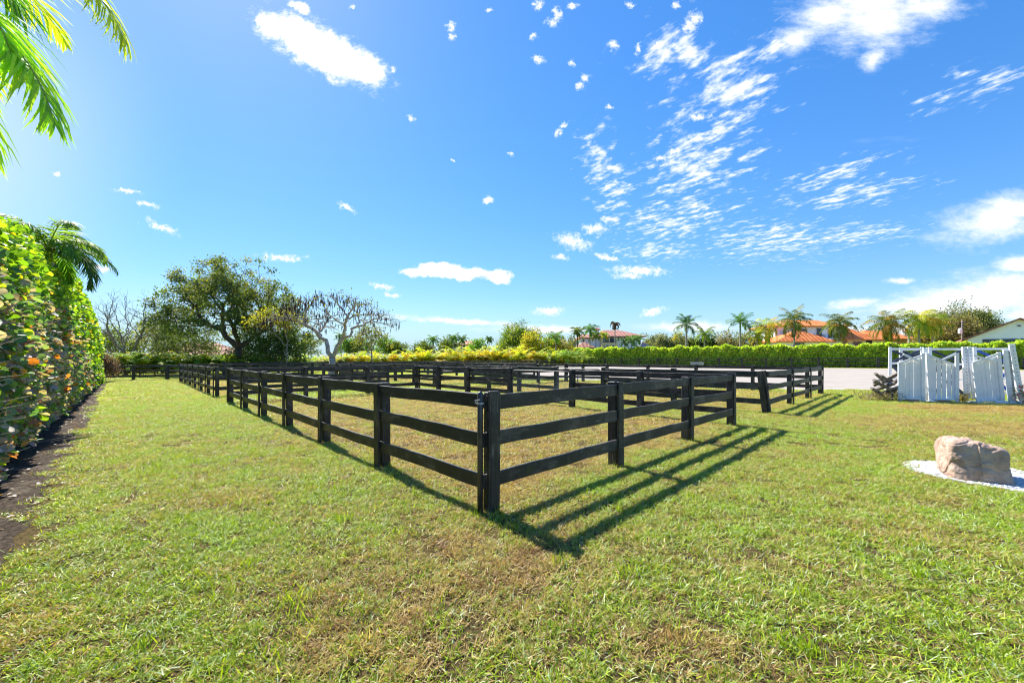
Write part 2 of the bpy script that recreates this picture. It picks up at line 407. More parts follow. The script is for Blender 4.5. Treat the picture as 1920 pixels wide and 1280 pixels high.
    mb_ = nt.rng(nt.math('ADD', field(big, wb), nt.math('MULTIPLY', nt.math('SUBTRACT', n1, .5), 1.5)), .62, 1.16, 1, 0)
    wc = warp(uv, 42, .045, .7)
    n2 = nt.noise(uv, 75, 4, .7)
    mc = nt.rng(nt.math('ADD', field(crisp, wc), nt.math('MULTIPLY', nt.math('SUBTRACT', n2, .5), 2.6)), .0, 1.3, 1, 0)
    n3 = nt.noise(nt.mapping(uv, rot=(0, 0, R(-14)), scale=(.8, 2.0, 1)), 11, 7, .7)
    ms = nt.rng(nt.math('ADD', field(soft, warp(uv, 22, .05, .5)), nt.math('MULTIPLY', nt.math('SUBTRACT', n3, .5), 2.6)), .15, 1.7, 1, 0)
    ms = nt.math('MULTIPLY', ms, .9)
    # ripple cloud layer on a plane overhead
    env = field([(1380,150,210,120,-35),(1310,300,200,130,-40),(1270,410,180,70,-8),(1600,360,190,40,-10),(1600,440,170,34,-6),(1450,450,200,60,0),(1560,330,150,40,-14),(1270,90,130,90,0),(1840,160,150,50,-14),(1140,330,60,160,-20),(1230,470,120,30,0)], uv)
    pw_ = nt.mapping(nt.mapping(pl, rot=(0, 0, R(60))), scale=(.9, 1.25, 1))
    cell = nt.noise(pw_, 7.0, 5, .65, .25); cell2 = nt.noise(pw_, 17, 3, .6, .2)
    cell = nt.math('ADD', nt.math('MULTIPLY', cell, .62), nt.math('MULTIPLY', cell2, .38))
    lim = nt.rng(env, .2, 1.6, .425, .68, 'LINEAR')
    mr = nt.math('MULTIPLY', nt.rng(nt.math('SUBTRACT', cell, lim), .0, .17), .85)
    mr = nt.math('MULTIPLY', mr, nt.rng(sp.outputs[2], .02, .16))
    veil_and_glare = nt.math('MULTIPLY', nt.rng(nt.noise(nt.mapping(pl, rot=(0,0,R(40)), scale=(.5,1.6,1)), 1.3, 5, .7), .62, .86), .3)
    veil_and_glare = nt.math('MULTIPLY', veil_and_glare, nt.rng(sp.outputs[0], .1, .6))
    thin = nt.rng(field([(-80, 250, 420, 400, 0)], uv), .1, 1.1, .45, 0)  # lens glare at the left, put into the sky colour as a pale blob
    veil_and_glare = nt.math('MAXIMUM', veil_and_glare, thin)
    m = nt.math('MAXIMUM', nt.math('MAXIMUM', mc, nt.math('MAXIMUM', ms, mb_)), nt.math('MAXIMUM', mr, veil_and_glare))
    m = nt.math('MULTIPLY', m, nt.rng(sp.outputs[1], .04, .12))
    bg1 = nt.node('ShaderNodeBackground'); nt.l.new(hs, bg1.inputs[0])
    bg2 = nt.node('ShaderNodeBackground')
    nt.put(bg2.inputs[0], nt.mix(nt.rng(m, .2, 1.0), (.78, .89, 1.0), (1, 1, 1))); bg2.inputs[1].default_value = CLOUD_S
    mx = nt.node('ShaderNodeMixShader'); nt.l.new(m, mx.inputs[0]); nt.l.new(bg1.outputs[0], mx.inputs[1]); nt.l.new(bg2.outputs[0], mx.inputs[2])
    o = nt.node('ShaderNodeOutputWorld'); nt.l.new(mx.outputs[0], o.inputs[0])
SKY_S, CLOUD_S = .15, .50
SKY_A, SKY_K, SKY_SAT, SKY_HUE, SKY_TINT = .84, 1.08, 1.26, .5, (1, .99, 1.04)
build_world()
scene.view_settings.view_transform = 'Standard'; scene.view_settings.look = 'None'; scene.view_settings.gamma = 1
scene.view_settings.exposure = 1.3
scene.cycles.filter_width = 1.15; scene.cycles.max_bounces = 7; scene.cycles.diffuse_bounces = 4; scene.cycles.transmission_bounces = 4; scene.cycles.transparent_max_bounces = 4

# ------------------------------------------------------------------ ground sheets
def sheet(name, pts, z, mat, label=None):
    mb = MB(); mb.add([(p[0], p[1], z) for p in pts], [tuple(range(len(pts)))])
    o = mb.build(name, mat); tag(o, label, None, None, 'structure'); return o
g = MB(); g.add([(-900, -60, 0), (900, -60, 0), (900, 1400, 0), (-900, 1400, 0)], [(0, 1, 2, 3)])
tag(g.build('ground', GROUND), 'wide mown lawn with green and dry straw patches', None, None, 'structure')
def wobble(a, b, n, amp, rs):
    return [(a[0]+(b[0]-a[0])*i/n + rs.uniform(-amp, amp), a[1]+(b[1]-a[1])*i/n + rs.uniform(-amp, amp)) for i in range(n+1)]
rs0 = random.Random(5)
sand_near = [(-4.3, 40.5)] + wobble(RL(22, 15)[:2], RL(22, 1)[:2], 20, .1, rs0) + [(16.4, 20.5), (18.3, 20.1), (22, 19.6), (27, 18.8), (40, 16.5), (80, 9)]
sand_far = [(110, 24), (71, 54.5), (52, 69), (30, 83.5), (10, 94), (-14, 62)]
sheet('sand_arena', sand_near+sand_far, .004, SAND, 'pale sandy riding area between the paddocks and the far hedge')
mul = wobble(RL(-3.36, -3)[:2], RL(-3.36, 18)[:2], 80, .045, rs0) + wobble(RL(-3.45, 19)[:2], RL(-3.55, 34)[:2], 26, .05, rs0) + [RL(-6, 34)[:2], RL(-6, -3)[:2]]
sheet('mulch_bed', mul, .004, MULCH, 'dark mulch strip under the tall broad-leaved hedge')

# ------------------------------------------------------------------ grass
def make_grass():
    rs = np.random.RandomState(3); variants = []
    for k in range(8):
        n = 700
        pos = np.zeros((n, 3)); pos[:, 0] = rs.uniform(-.22, .22, n); pos[:, 1] = rs.uniform(-.22, .22, n)
        nc = 16; cen = rs.uniform(-.2, .2, (nc, 2)); ci = rs.randint(0, nc, n); m = rs.rand(n) < .55
        pos[m, :2] = cen[ci[m]] + rs.normal(0, .018, (m.sum(), 2))
        az = rs.uniform(0, 2*np.pi, n); tilt = rs.uniform(.05, 1.0, n)
        d = np.stack([np.cos(az)*np.cos(tilt), np.sin(az)*np.cos(tilt), np.sin(tilt)], 1)
        L = rs.uniform(.022, .060, n)*(.75+.5*rs.rand(n)); W = rs.uniform(.0032, .0068, n)
        pos[:, 2] = rs.uniform(-.004, .014, n)
        col = rs.rand(n, 3)
        me = leaves('grass_tuft', pos, d, np.tile([0, 0, 1.], (n, 1)) + rs.normal(0, .35, (n, 3)), L, W, col, T_BLADE, BLADE, False, 'rnd')
        variants.append(bpy.data.objects.new('grass_tuft', me))
    pts, scl, idx, rot = [], [], [], []
    gx, gy, gr = 6.42, 5.45, .75
    def ok(x, y):
        p = Vector((x, y, 0))-C0; r = p.dot(RD); l = p.dot(LD)
        if r < -3.30 + .06*math.sin(l*3.1) + .05*math.sin(l*7.7) and l < 34: return False
        if (x-gx)**2/(.75**2)+(y-gy)**2/(.70**2) < 1: return False
        if r > 21.8 and l > 0: return False
        if y > 20.3 - max(0, x-18)*.16 and x > 15: return False
        return True
    y = .9
    def band(y0, y1, step, s):
        y = y0
        while y < y1:
            w = 1.5*y + .8; x = -w
            while x < w:
                xx = x+rs.uniform(-.5, .5)*step; yy = y+rs.uniform(-.5, .5)*step
                if ok(xx, yy):
                    pts.append((xx, yy, 0)); scl.append(s*rs.uniform(.85, 1.2)); idx.append(rs.randint(0, 8)); rot.append(rs.uniform(0, 6.28))
                x += step
            y += step
    band(.9, 7, .25, 1.0); band(7, 15, .34, 1.12); band(15, 32, .62, 1.6)
    me = bpy.data.meshes.new('lawn_grass'); me.from_pydata(pts, [], [])
    for nm, data, ty in (('scl', scl, 'FLOAT'), ('rot', rot, 'FLOAT'), ('idx', idx, 'INT')):
        a = me.attributes.new(nm, ty, 'POINT'); a.data.foreach_set('value', data)
    o = link('lawn_grass', me); tag(o, 'short mown lawn blades, green with dry straw patches', 'grass', None, 'stuff')
    ng = bpy.data.node_groups.new('scatter_grass', 'GeometryNodeTree')
    ng.interface.new_socket('Geometry', in_out='INPUT', socket_type='NodeSocketGeometry'); ng.interface.new_socket('Geometry', in_out='OUTPUT', socket_type='NodeSocketGeometry')
    N = ng.nodes; Lk = ng.links
    gi = N.new('NodeGroupInput'); go = N.new('NodeGroupOutput'); g2i = N.new('GeometryNodeGeometryToInstance'); inst = N.new('GeometryNodeInstanceOnPoints')
    for v in reversed(variants):
        oi = N.new('GeometryNodeObjectInfo'); oi.inputs[0].default_value = v; Lk.new(oi.outputs['Geometry'], g2i.inputs[0])
    def na(nm, ty):
        a = N.new('GeometryNodeInputNamedAttribute'); a.data_type = ty; a.inputs[0].default_value = nm; return a.outputs[0]
    cx = N.new('ShaderNodeCombineXYZ'); Lk.new(na('rot', 'FLOAT'), cx.inputs[2])
    Lk.new(gi.outputs[0], inst.inputs['Points']); Lk.new(g2i.outputs[0], inst.inputs['Instance']); inst.inputs['Pick Instance'].default_value = True
    Lk.new(na('idx', 'INT'), inst.inputs['Instance Index']); Lk.new(cx.outputs[0], inst.inputs['Rotation']); Lk.new(na('scl', 'FLOAT'), inst.inputs['Scale'])
    Lk.new(inst.outputs[0], go.inputs[0])
    md = o.modifiers.new('scatter', 'NODES'); md.node_group = ng
    print('grass patches', len(pts))
make_grass()

# ------------------------------------------------------------------ fences
def fence(label, name, runs, gaps=(), h=1.25, rails=(1.148, .755, .335), rw=.152, seed=1, near=False, group=None, pw=.13):
    """runs: list of (points, outward normal); a bay index in gaps is left open for a gate"""
    rs = random.Random(seed)
    allp = [p for pts, _ in runs for p in pts]
    base = Vector((sum(p[0] for p in allp)/len(allp), sum(p[1] for p in allp)/len(allp), 0))
    t = thing(name, label, 'fence', base, 0, group)
    done = []
    for ri, (pts, nrm) in enumerate(runs):
        nrm = Vector(nrm).normalized(); pts = [Vector((p[0], p[1], 0)) for p in pts]
        along = (pts[-1]-pts[0]).normalized()
        for p in pts:
            lean = along*rs.uniform(-.012, .012) + nrm*rs.uniform(-.012, .012)
            if seed == 9 and (p-RL(10.8, 0)).length < .1: lean = Vector((-.15, .02, 0))
            hh = h+rs.uniform(-.012, .02)
            if not any((p-q).length < .3 for q in done):
                c = p - nrm*(pw/2+.018)
                board('post', c, c+Vector((0, 0, hh))+lean, nrm, pw, pw*.95, BLACK, t, rs, .003, 3, .006)
                done.append(p)
            if near and seed == 4 and ri == 0 and p is pts[0]: continue
            b = p + nrm*.036
            if p is pts[0]: b = b + along*.07
            if p is pts[-1]: b = b - along*.07
            board('batten', b+Vector((0, 0, .0)), b+Vector((0, 0, hh+rs.uniform(-.01, .008)))+lean, along, .135, .034, BLACK, t, rs, .002, 3, .004)
        for i in range(len(pts)-1):
            if (ri, i) in gaps: continue
            for z in rails:
                a = pts[i] + along*.004 + Vector((0, 0, z+rs.uniform(-.014, .014))); b = pts[i+1] - along*.004 + Vector((0, 0, z+rs.uniform(-.014, .014)))
                board('rail', a, b, (0, 0, 1), rw*rs.uniform(.95, 1.04), .034, BLACK, t, rs, .006 if near else .004, 6 if near else 3, .004)
    return t
def along_l(r, ls): return [RL(r, l) for l in ls]
def along_r(l, rr): return [RL(r, l) for r in rr]
PG = 'black timber paddock fences'
A_L = [0, 2.4, 4.8, 7.2, 9.6, 12.0, 14.4]
FA = fence('black three-rail paddock fence nearest the camera, its corner post in the middle of the lawn', 'paddock_fence',
      [(along_l(0, A_L), -RD), (along_r(0, [0, 2.6, 5.2, 7.8]), -LD), (along_l(7.8, [0, 2.4, 4.8, 7.7, 10.3, 12.5, 14.4]), RD), (along_r(14.4, [0, 2.6, 5.2, 7.8]), LD)],
      {(2, 2)}, seed=4, near=True, group=PG)
fence('black paddock fence beside the sand, with the leaning corner post', 'paddock_fence',
      [(along_l(10.8, [.0, 2.8, 5.6, 8.0, 10.3, 12.5, 14.5]), -RD), (along_r(0, [10.8, 13.9, 17, 19.8]), -LD), (along_l(19.8, [0, 2.75, 5.5, 8.3, 11.1, 13.0, 14.5]), RD), (along_r(14.5, [10.8, 13.8, 16.8, 19.8]), LD)],
      {(0, 2)}, seed=9, near=True, group=PG)
fence('black paddock fence running beside the lawn strip towards the broad hedge end', 'paddock_fence',
      [(along_l(0, [17.5+2.5*i for i in range(7)]), -RD), (along_r(17.5, [0, 2.6, 5.2, 7.8]), -LD), (along_l(7.8, [17.5+2.5*i for i in range(7)]), RD), (along_r(32.5, [0, 2.6, 5.2, 7.8]), LD)],
      set(), seed=14, group=PG)
fence('black paddock fence furthest back, in the middle, with sand behind it', 'paddock_fence',
      [(along_l(10.8, [17.5+2.5*i for i in range(7)]), -RD), (along_r(17.5, [10.8, 13.8, 16.8, 19.8]), -LD), (along_l(19.8, [17.5+2.5*i for i in range(7)]), RD), (along_r(32.5, [10.8, 13.8, 16.8, 19.8]), LD)],
      set(), seed=19, group=PG)
# boundary fences
def line_pts(a, b, n): a, b = Vector(a), Vector(b); return [a+(b-a)*i/n for i in range(n+1)]
fence('low black boundary fence across the end of the lawn strip', 'boundary_fence', [(line_pts((-36, 26.8), (-26.2, 30.3), 5), (.3, -1, 0)), (line_pts((-26.2, 30.3), (-22.4, 28.9), 2), (-.3, -1, 0))], seed=22, h=1.12, rails=(1.03, .68, .32), group='black boundary fences')
fence('black boundary fence in front of the yellow areca palms', 'boundary_fence', [(line_pts((-25.0, 34.5), (8.3, 76), 17), (.78, -.63, 0))], seed=23, h=1.3, rails=(1.18, .8, .4), group='black boundary fences')
k0, k1 = -1.3, 1.84
HB = lambda k: Vector((52-22*k, 72+14.5*k, 0))
fence('long black boundary fence in front of the clipped green hedge', 'boundary_fence', [([HB(k0+(k1-k0)*i/21) for i in range(22)], (-.55, -.835, 0))], seed=24, h=1.72, rails=(1.62, 1.12, .5), rw=.17, pw=.34, group='black boundary fences')

for zz in (1.19, 1.11, .80, .71, .38, .29):
    for rr_, dx in ((.055, 0), (.095, .0), (2.58, 0), (2.63, 0)):
        m = MB(); m.tube([(0, 0, 0), tuple(-LD*.004)], .0045, 6); n_ = m.build('nail_head', GALV, FA); n_.location = RL(rr_, -.0535, zz+random.Random(int(zz*100+rr_*10)).uniform(-.01, .01))-FA.location
# corner post fittings of the nearest paddock: a round steel pole with its hook
rsf = random.Random(2)
hp = thing('gate_stop_pole', 'slim round black steel pole with small hook, against the front corner post', 'pole', RL(-.05, .022))
pm = MB(); pm.tube([(0, 0, 0), (0, 0, 1.235), (0, 0, 1.26)], [.03, .03, .018], 12); pm.build('pole', STEEL, hp, True)
pm = MB(); pm.tube([(0, 0, 1.13), (0, 0, 1.15)], .038, 12); pm.tube([(-.045, -.03, 1.14), (-.05, -.035, 1.17), (0, -.04, 1.18)], .006, 6); pm.build('collar', GALV, hp)
# steel mesh gates between paddock posts
def steel_gate(p0, p1, label, off):
    d = (p1-p0); Ln = d.length-.14; a = math.atan2(d.y, d.x)
    t = thing('paddock_gate', label, 'gate', p0+d.normalized()*.07+off, a, 'steel mesh paddock gates')
    z0, z1, rr = .12, 1.17, .14
    pts = [(0, 0, z0), (0, 0, z1-rr), (.04, 0, z1-.04), (rr, 0, z1), (Ln-rr, 0, z1), (Ln-.04, 0, z1-.04), (Ln, 0, z1-rr), (Ln, 0, z0), (0, 0, z0)]
    m = MB(); m.tube(pts, .021, 8); m.build('frame', STEEL, t, True)
    m = MB(); m.tube([(0, 0, .86), (Ln, 0, .86)], .016, 8); m.build('cross_bar', STEEL, t, True)
    m = MB(); m.tube([(Ln*.5, 0, z0), (Ln*.5, 0, z1)], .016, 8); m.build('upright', STEEL, t, True)
    m = MB(); n = int(Ln/.05)
    for i in range(1, n): m.tube([(Ln*i/n, -.004, z0), (Ln*i/n, -.004, .86)], .0024, 4, False)
    for j in range(1, 8): m.tube([(0, .004, z0+.092*j), (Ln, .004, z0+.092*j)], .0024, 4, False)
    m.build('wire_mesh', GALV, t)
steel_gate(RL(7.8, 4.8), RL(7.8, 7.7), 'steel mesh gate in the side of the nearest paddock', RD*-.03)
steel_gate(RL(10.8, 5.6), RL(10.8, 8.0), 'steel mesh gate in the side of the paddock beside the sand', RD*-.03)
np_ = thing('notice_board', 'small weathered white board on top of a far fence post', 'board', RL(19.8, 5.5)+Vector((0, 0, 1.255)), math.atan2(LD.y, LD.x))
m = MB(); m.box((-.38, -.02, 0), (.3, .02, .13)); m.build('panel', CONC, np_)
m = MB(); m.box((-.40, -.03, .13), (.32, .03, .145)); m.build('top_strip', WHITE, np_)

# ------------------------------------------------------------------ near hedge
def near_hedge():
    rs = np.random.RandomState(11)
    t = thing('broad_leaf_hedge', 'tall thick hedge of round waxy leaves, green above and dying orange and purple below', 'hedge', RL(-4.9, 12))
    base = np.array(t.location)
    def surf(n, l0, l1):
        l = rs.uniform(l0, l1, n); q = rs.rand(n)
        # profile: face from z=.25 to 3.7 then rounding over to the top
        zt = 4.02 + .05*np.sin(l*.9)+.05*np.sin(l*2.3+1) + np.clip(l-7, -8, 8)*.082 - np.clip(l-26, 0, 99)**2*.07
        a = q*1.36
        face = a < 1.0
        bulge = np.array([noise.noise(Vector((x*.8, y*2.2, 3)))*.34+noise.noise(Vector((x*2.6, y*7, 9)))*.22 for x, y in zip(l, a)])
        ang = (a-1.0)/.36*1.45
        z = np.where(face, .22+a*(zt-.75-.22), zt-.75+.75*np.sin(ang))
        r = np.where(face, -3.88 + .12*np.sin(a*3.0) - .10*(a > .8)*(a-.8)*5, -3.98-.75*(1-np.cos(ang)))
        nr = np.where(face, 1.0, np.cos(ang)); nz = np.where(face, .15, np.sin(ang))
        return l, r+bulge*nr*.6, z+bulge*nz*.5, nr, nz, a, zt
    def make(n, l0, l1, size, name):
        l, r, z, nr, nz, a, zt = surf(n, l0, l1)
        depth = rs.rand(n)**1.7*.42
        r = r-depth*nr; z = np.maximum(z-depth*nz, .06)
        pos = np.array(C0)[None]+np.outer(r, RD)+np.outer(l, LD); pos[:, 2] = z
        out = np.outer(nr, RD); out[:, 2] = nz
        up = out*.66+rv(rs, n)*.78+np.array([0, 0, .46])
        d = rv(rs, n)*.8+np.array([0, 0, -.05])+out*.65
        sz = size*rs.uniform(.6, 1.25, n)
        # dying patch low on the near stretch
        zb = 2.85-.03*(l-4.6)-.13*np.clip(l-12, 0, 99)+np.array([noise.noise(Vector((x*.7, y*.7, 1)))*.8 for x, y in zip(l, z)])
        inz = 1/(1+np.exp((z-zb)*7)); pd = inz*.60+.012
        dry = rs.rand(n) < pd
        dark = rs.rand(n) < inz*.62+.06
        green = pick(rs, n, [(.16,.34,.03),(.25,.44,.035),(.09,.22,.035),(.38,.52,.05),(.06,.17,.055)], [3, 3, 2, 2.6, 1.2])
        dr = pick(rs, n, [(.42,.38,.46),(.29,.25,.34),(.58,.20,.05),(.70,.34,.07),(.24,.12,.10),(.36,.32,.29),(.14,.26,.16)], [3.2, 3.4, .6, .5, 1.3, 2.2, 3.4])
        green[dark] = pick(rs, int(dark.sum()), [(.09,.22,.09),(.13,.26,.13),(.06,.16,.08),(.20,.32,.18)]); yel = rs.rand(n) < .012; green[yel] = (.55, .42, .03)
        col = np.where(dry[:, None], dr, green)
        leaves(name, pos-base, d, up, sz, sz*.66, col, T_LEAF8, WAX, t)
    make(21000, -1.5, 13.5, .135, 'foliage')
    make(24000, 13.5, 33.5, .155, 'foliage')
    # stems behind the leaves
    m = MB(); rr = random.Random(4)
    for i in range(170):
        l = -1.5+34.5*i/170; p = RL(-4.45+rr.uniform(-.25, .2), l)
        pts = [p]
        for j in range(6): pts.append(pts[-1]+Vector((rr.uniform(-.12, .12), rr.uniform(-.12, .12), .58)))
        m.tube([q-t.location for q in pts], [.028-.003*k for k in range(7)], 5)
        for j in range(9):
            k = rr.randint(0, 4); s = pts[k]+Vector((0, 0, rr.uniform(0, .5)))
            e = s+RD*rr.uniform(.3, .85 if l < 14 and k < 3 else .6)+LD*rr.uniform(-.35, .35)+Vector((0, 0, rr.uniform(.1, .4)))
            m.tube([s-t.location, e-t.location], [.010, .005], 4)
    m.build('stems', BARKP, t)
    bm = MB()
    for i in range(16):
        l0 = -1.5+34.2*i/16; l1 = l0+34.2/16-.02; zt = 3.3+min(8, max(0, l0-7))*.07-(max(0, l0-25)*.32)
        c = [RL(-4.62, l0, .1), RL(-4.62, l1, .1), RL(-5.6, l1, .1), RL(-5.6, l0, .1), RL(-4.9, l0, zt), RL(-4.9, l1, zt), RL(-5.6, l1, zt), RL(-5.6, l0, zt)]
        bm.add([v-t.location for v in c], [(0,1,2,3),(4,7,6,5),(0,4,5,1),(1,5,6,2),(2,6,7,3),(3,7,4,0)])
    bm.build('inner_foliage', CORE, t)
    # leaf litter fallen on the mulch
    n = 520; pos = np.array([list(RL(rs.uniform(-4.3, -3.4), rs.uniform(-2, 20), rs.uniform(.008, .03))) for _ in range(n)])
    d = rv(rs, n); d[:, 2] *= .15; up = np.tile([0, 0, 1.], (n, 1))+rv(rs, n)*.35
    o = leaves('leaf_litter', pos, d, up, rs.uniform(.03, .08, n), rs.uniform(.02, .05, n), pick(rs, n, [(.16,.12,.10),(.22,.18,.15),(.08,.06,.045),(.24,.14,.07)]), T_LEAF8, WAX)
    tag(o, 'dry fallen leaves scattered on the mulch under the hedge', 'leaves', None, 'stuff')
near_hedge()

def far_hedge():
    rs = np.random.RandomState(21)
    t = thing('clipped_hedge', 'long clipped bright green hedge behind the boundary fence on the far side of the sand', 'hedge', HB(.3))
    base = np.array(t.location); dirv = (HB(1)-HB(0)).normalized(); nv = Vector((-.55, -.835, 0)).normalized()
    a, b = HB(k0-.1), HB(k1+.02); Ln = (b-a).length; n = 78000
    s = rs.rand(n)**.85; s = 1-s      # more leaves at the near end
    q = rs.rand(n)*1.3; u = s*Ln
    zt = 3.95+.16*np.sin(u*.8)+.14*np.sin(u*2.1)+.16*np.sin(u*5.3)*np.sin(u*1.7)
    bul = .28*np.sin(u*1.4+q*2)+.2*np.sin(u*3.3+q*9)+.12*np.sin(u*7+q*14)
    top = q > 1; z = np.where(top, zt-.1+bul*.3, .1+q*(zt-.2)); off = np.where(top, -(q-1)/.3*1.6, .0)
    depth = rs.rand(n)**1.8*.7
    pos = np.array(a)[None]+np.outer(u, (b-a).normalized())+np.outer(-1.3+off+bul*.6-np.where(top, 0, depth), nv)
    pos[:, 2] = z-np.where(top, depth*.5, 0)
    out = np.where(top[:, None], np.array([[0, 0, 1.]]), np.array(nv)[None])
    d = rv(rs, n)+np.array([0, 0, .5]); up = out*.7+rv(rs, n)*.7+np.array([0,0,.2])
    sz = rs.uniform(.2, .46, n)
    col = pick(rs, n, [(.42,.58,.05),(.56,.70,.07),(.24,.40,.05),(.66,.70,.08),(.48,.38,.10)], [3, 3, 2.2, 1.3, .45])
    leaves('foliage', pos-base, d, up, sz, sz*.6, col, T_CLUMP, LEAF, t)
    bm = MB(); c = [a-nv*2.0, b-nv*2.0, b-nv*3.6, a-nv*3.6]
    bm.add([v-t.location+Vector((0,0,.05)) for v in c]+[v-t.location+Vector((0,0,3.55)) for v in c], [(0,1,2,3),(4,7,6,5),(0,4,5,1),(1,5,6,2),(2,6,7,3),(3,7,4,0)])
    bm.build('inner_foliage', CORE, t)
far_hedge()

# ------------------------------------------------------------------ trees
def skeleton(rs, start, tips, r_tip, frac=.42, rpow=.48, wig=.08):
    segs = []; ends = []
    def rad(n): return r_tip*n**rpow
    def path(a, b, r0, r1, k, w):
        Ld = (b-a).length; pts = [a]; rd = [r0]
        for i in range(1, k+1):
            p = a.lerp(b, i/k)
            if i < k: p = p+Vector(rs.normal(0, w*Ld, 3))
            pts.append(p); rd.append(r0+(r1-r0)*i/k)
        segs.append((pts, rd))
    def rec(p, idx, depth):
        T = tips[idx]; n = len(idx)
        if n <= 2 or depth > 9:
            for i in idx:
                path(p, Vector(tips[i]), rad(1)*1.1, rad(1)*.5, 3, wig); ends.append(Vector(tips[i]))
            return
        c = rs.choice(n, 2 if (n < 12 or rs.rand() < .6) else 3, replace=False); cen = T[c].copy()
        for _ in range(5):
            lab = np.argmin(((T[:, None]-cen[None])**2).sum(2), 1)
            for j in range(len(cen)):
                if (lab == j).any(): cen[j] = T[lab == j].mean(0)
        groups = [idx[lab == j] for j in range(len(cen)) if (lab == j).any()]
        if len(groups) == 1: groups = [idx[:n//2], idx[n//2:]]
        for gidx in groups:
            cc = Vector(tips[gidx].mean(0)); e = p.lerp(cc, frac*rs.uniform(.85, 1.15))
            if depth < 2: e.z -= (cc.z-p.z)*.06*frac
            path(p, e, rad(len(gidx)), rad(len(gidx))*.88, 4, wig*.7)
            rec(e, gidx, depth+1)
    rec(start, np.arange(len(tips)), 0)
    return segs, ends
def dome_tips(rs, n, rx, ry, z0, z1, flat=.5, inner=.35):
    """tips fill a dome between heights z0 and z1, denser near its outer shell"""
    out = []
    while len(out) < n:
        a = rs.uniform(0, 2*np.pi); h = rs.rand(); rr = math.sqrt(rs.rand())
        x, y = rr*math.cos(a), rr*math.sin(a); top = (1-rr**2)**flat
        lump = 1+.12*math.sin(3*a+1)+.10*math.sin(5*a+2)
        z = z0+(z1-z0)*(inner+(1-inner)*rs.rand()**.5)*top*lump if h < .75 else z0+(z1-z0)*rs.uniform(0, 1)*top*.8
        out.append((x*rx*lump, y*ry*lump, z))
    return np.array(out)
def tree(name, label, loc, tips, fork, tr, leafn, lsz, pal, w=None, rtip=.02, bark=None, frac=.42, wig=.08, spread=.5, cat='tree', group=None, seed=1, wr=.55, tmpl=T_CLUMP, keep=1.0, droop=.0, sides=5):
    rs = np.random.RandomState(seed); t = thing(name, label, cat, loc, 0, group)
    fk = Vector(fork); segs, ends = skeleton(rs, fk, tips, rtip, frac, wig=wig)
    m = MB(); mid = fk*.5+Vector((rs.uniform(-.1, .1)*fk.length*.3, 0, 0))
    m.tube([(0, 0, -.1), (0, 0, .15), tuple(mid), tuple(fk)], [tr*1.5, tr*1.1, tr*.95, tr*.9], 9)
    for pts, rd in segs: m.tube(pts, [min(r, tr*.85) for r in rd], sides if max(rd) < tr*.4 else 7, False)
    m.build('trunk', bark or BARK, t, True)
    if leafn:
        E = np.array([tuple(e) for e in ends]); E = E[rs.rand(len(E)) < keep]; n = len(E)*leafn
        c = np.repeat(E, leafn, 0)+rs.normal(0, spread, (n, 3))*np.array([1, 1, .7]); c[:, 2] -= droop*rs.rand(n)
        cc = np.repeat(pick(rs, len(E), pal, w), leafn, 0)*.6+pick(rs, n, pal, w)*.4
        sz = lsz*rs.uniform(.6, 1.3, n)
        leaves('crown', c, rv(rs, n)+np.array([0, 0, .15]), rv(rs, n)+np.array([0, 0, .8]), sz, sz*wr, cc, tmpl, LEAF, t)
    return t, ends
OAKP = [(.10, .16, .035), (.17, .23, .045), (.06, .11, .03), (.27, .26, .06), (.16, .18, .08)]
rs = np.random.RandomState(7)
s42 = 42/F
tips = dome_tips(rs, 520, 7.3, 5.6, 3.4, 11.6, .5, .3)
# pull crown left as in life: low skirts on the left side
tips[:, 0] -= .9; lowm = tips[:, 0] > 3.6; tips[lowm, 2] *= .93
tree('live_oak', 'big broad-crowned evergreen oak with dense dusky leaves behind the paddocks', (at(447, 672, 42).x, 42, 0), tips, (.0, 0, 2.7), .34, 72, .21, OAKP, [3, 2.6, 2, 1.4, 1.4], .022, BARKD, .45, .07, .30, seed=8)
# leafless tree
rs = np.random.RandomState(17); tips = dome_tips(rs, 430, 3.7, 3, 3.0, 8.2, .5, .3)
tree('leafless_tree', 'bare grey leafless tree with thin twigs behind the shrubs by the hedge end', (at(236, 672, 38).x, 38, 0), tips, (.1, 0, 1.2), .16, 0, 0, OAKP, None, .011, BARK, .42, .09, seed=18)
# flat-topped tree with pods
rs = np.random.RandomState(31)
tips = []
while len(tips) < 260:
    a = rs.uniform(0, 2*np.pi); r = math.sqrt(rs.rand()); x, y = r*math.cos(a), r*math.sin(a)
    z = 4.7+2.9*(1-r**2.6)*rs.uniform(.75, 1.03)-.5*r*rs.rand()
    tips.append((x*6.3+.1, y*4.8, z))
tips = np.array(tips)
pod_t, pend = tree('pod_tree', 'flat-topped nearly leafless tree hung with long dark seed pods', (at(622, 672, 36).x, 36, 0), tips, (.05, 0, 1.7), .30, 6, .22, [(.10,.16,.06),(.16,.20,.05),(.07,.12,.08),(.30,.30,.04)], None, .019, BARKP, .40, .11, .38, seed=33, wr=.3, keep=.6, sides=6)
rs = np.random.RandomState(34); m = MB(); npod = 0
podm = []
for k in range(3):
    q = MB(); L = 1.0; q.tube([(0, 0, 0), (.02+.03*k, 0, -.3), (.03*k, .02, -.7), (0, 0, -1)], [.010, .034, .034, .012], 5)
    me = bpy.data.meshes.new('seed_pod'); me.from_pydata(q.v, [], q.f); me.materials.append(POD); podm.append(me)
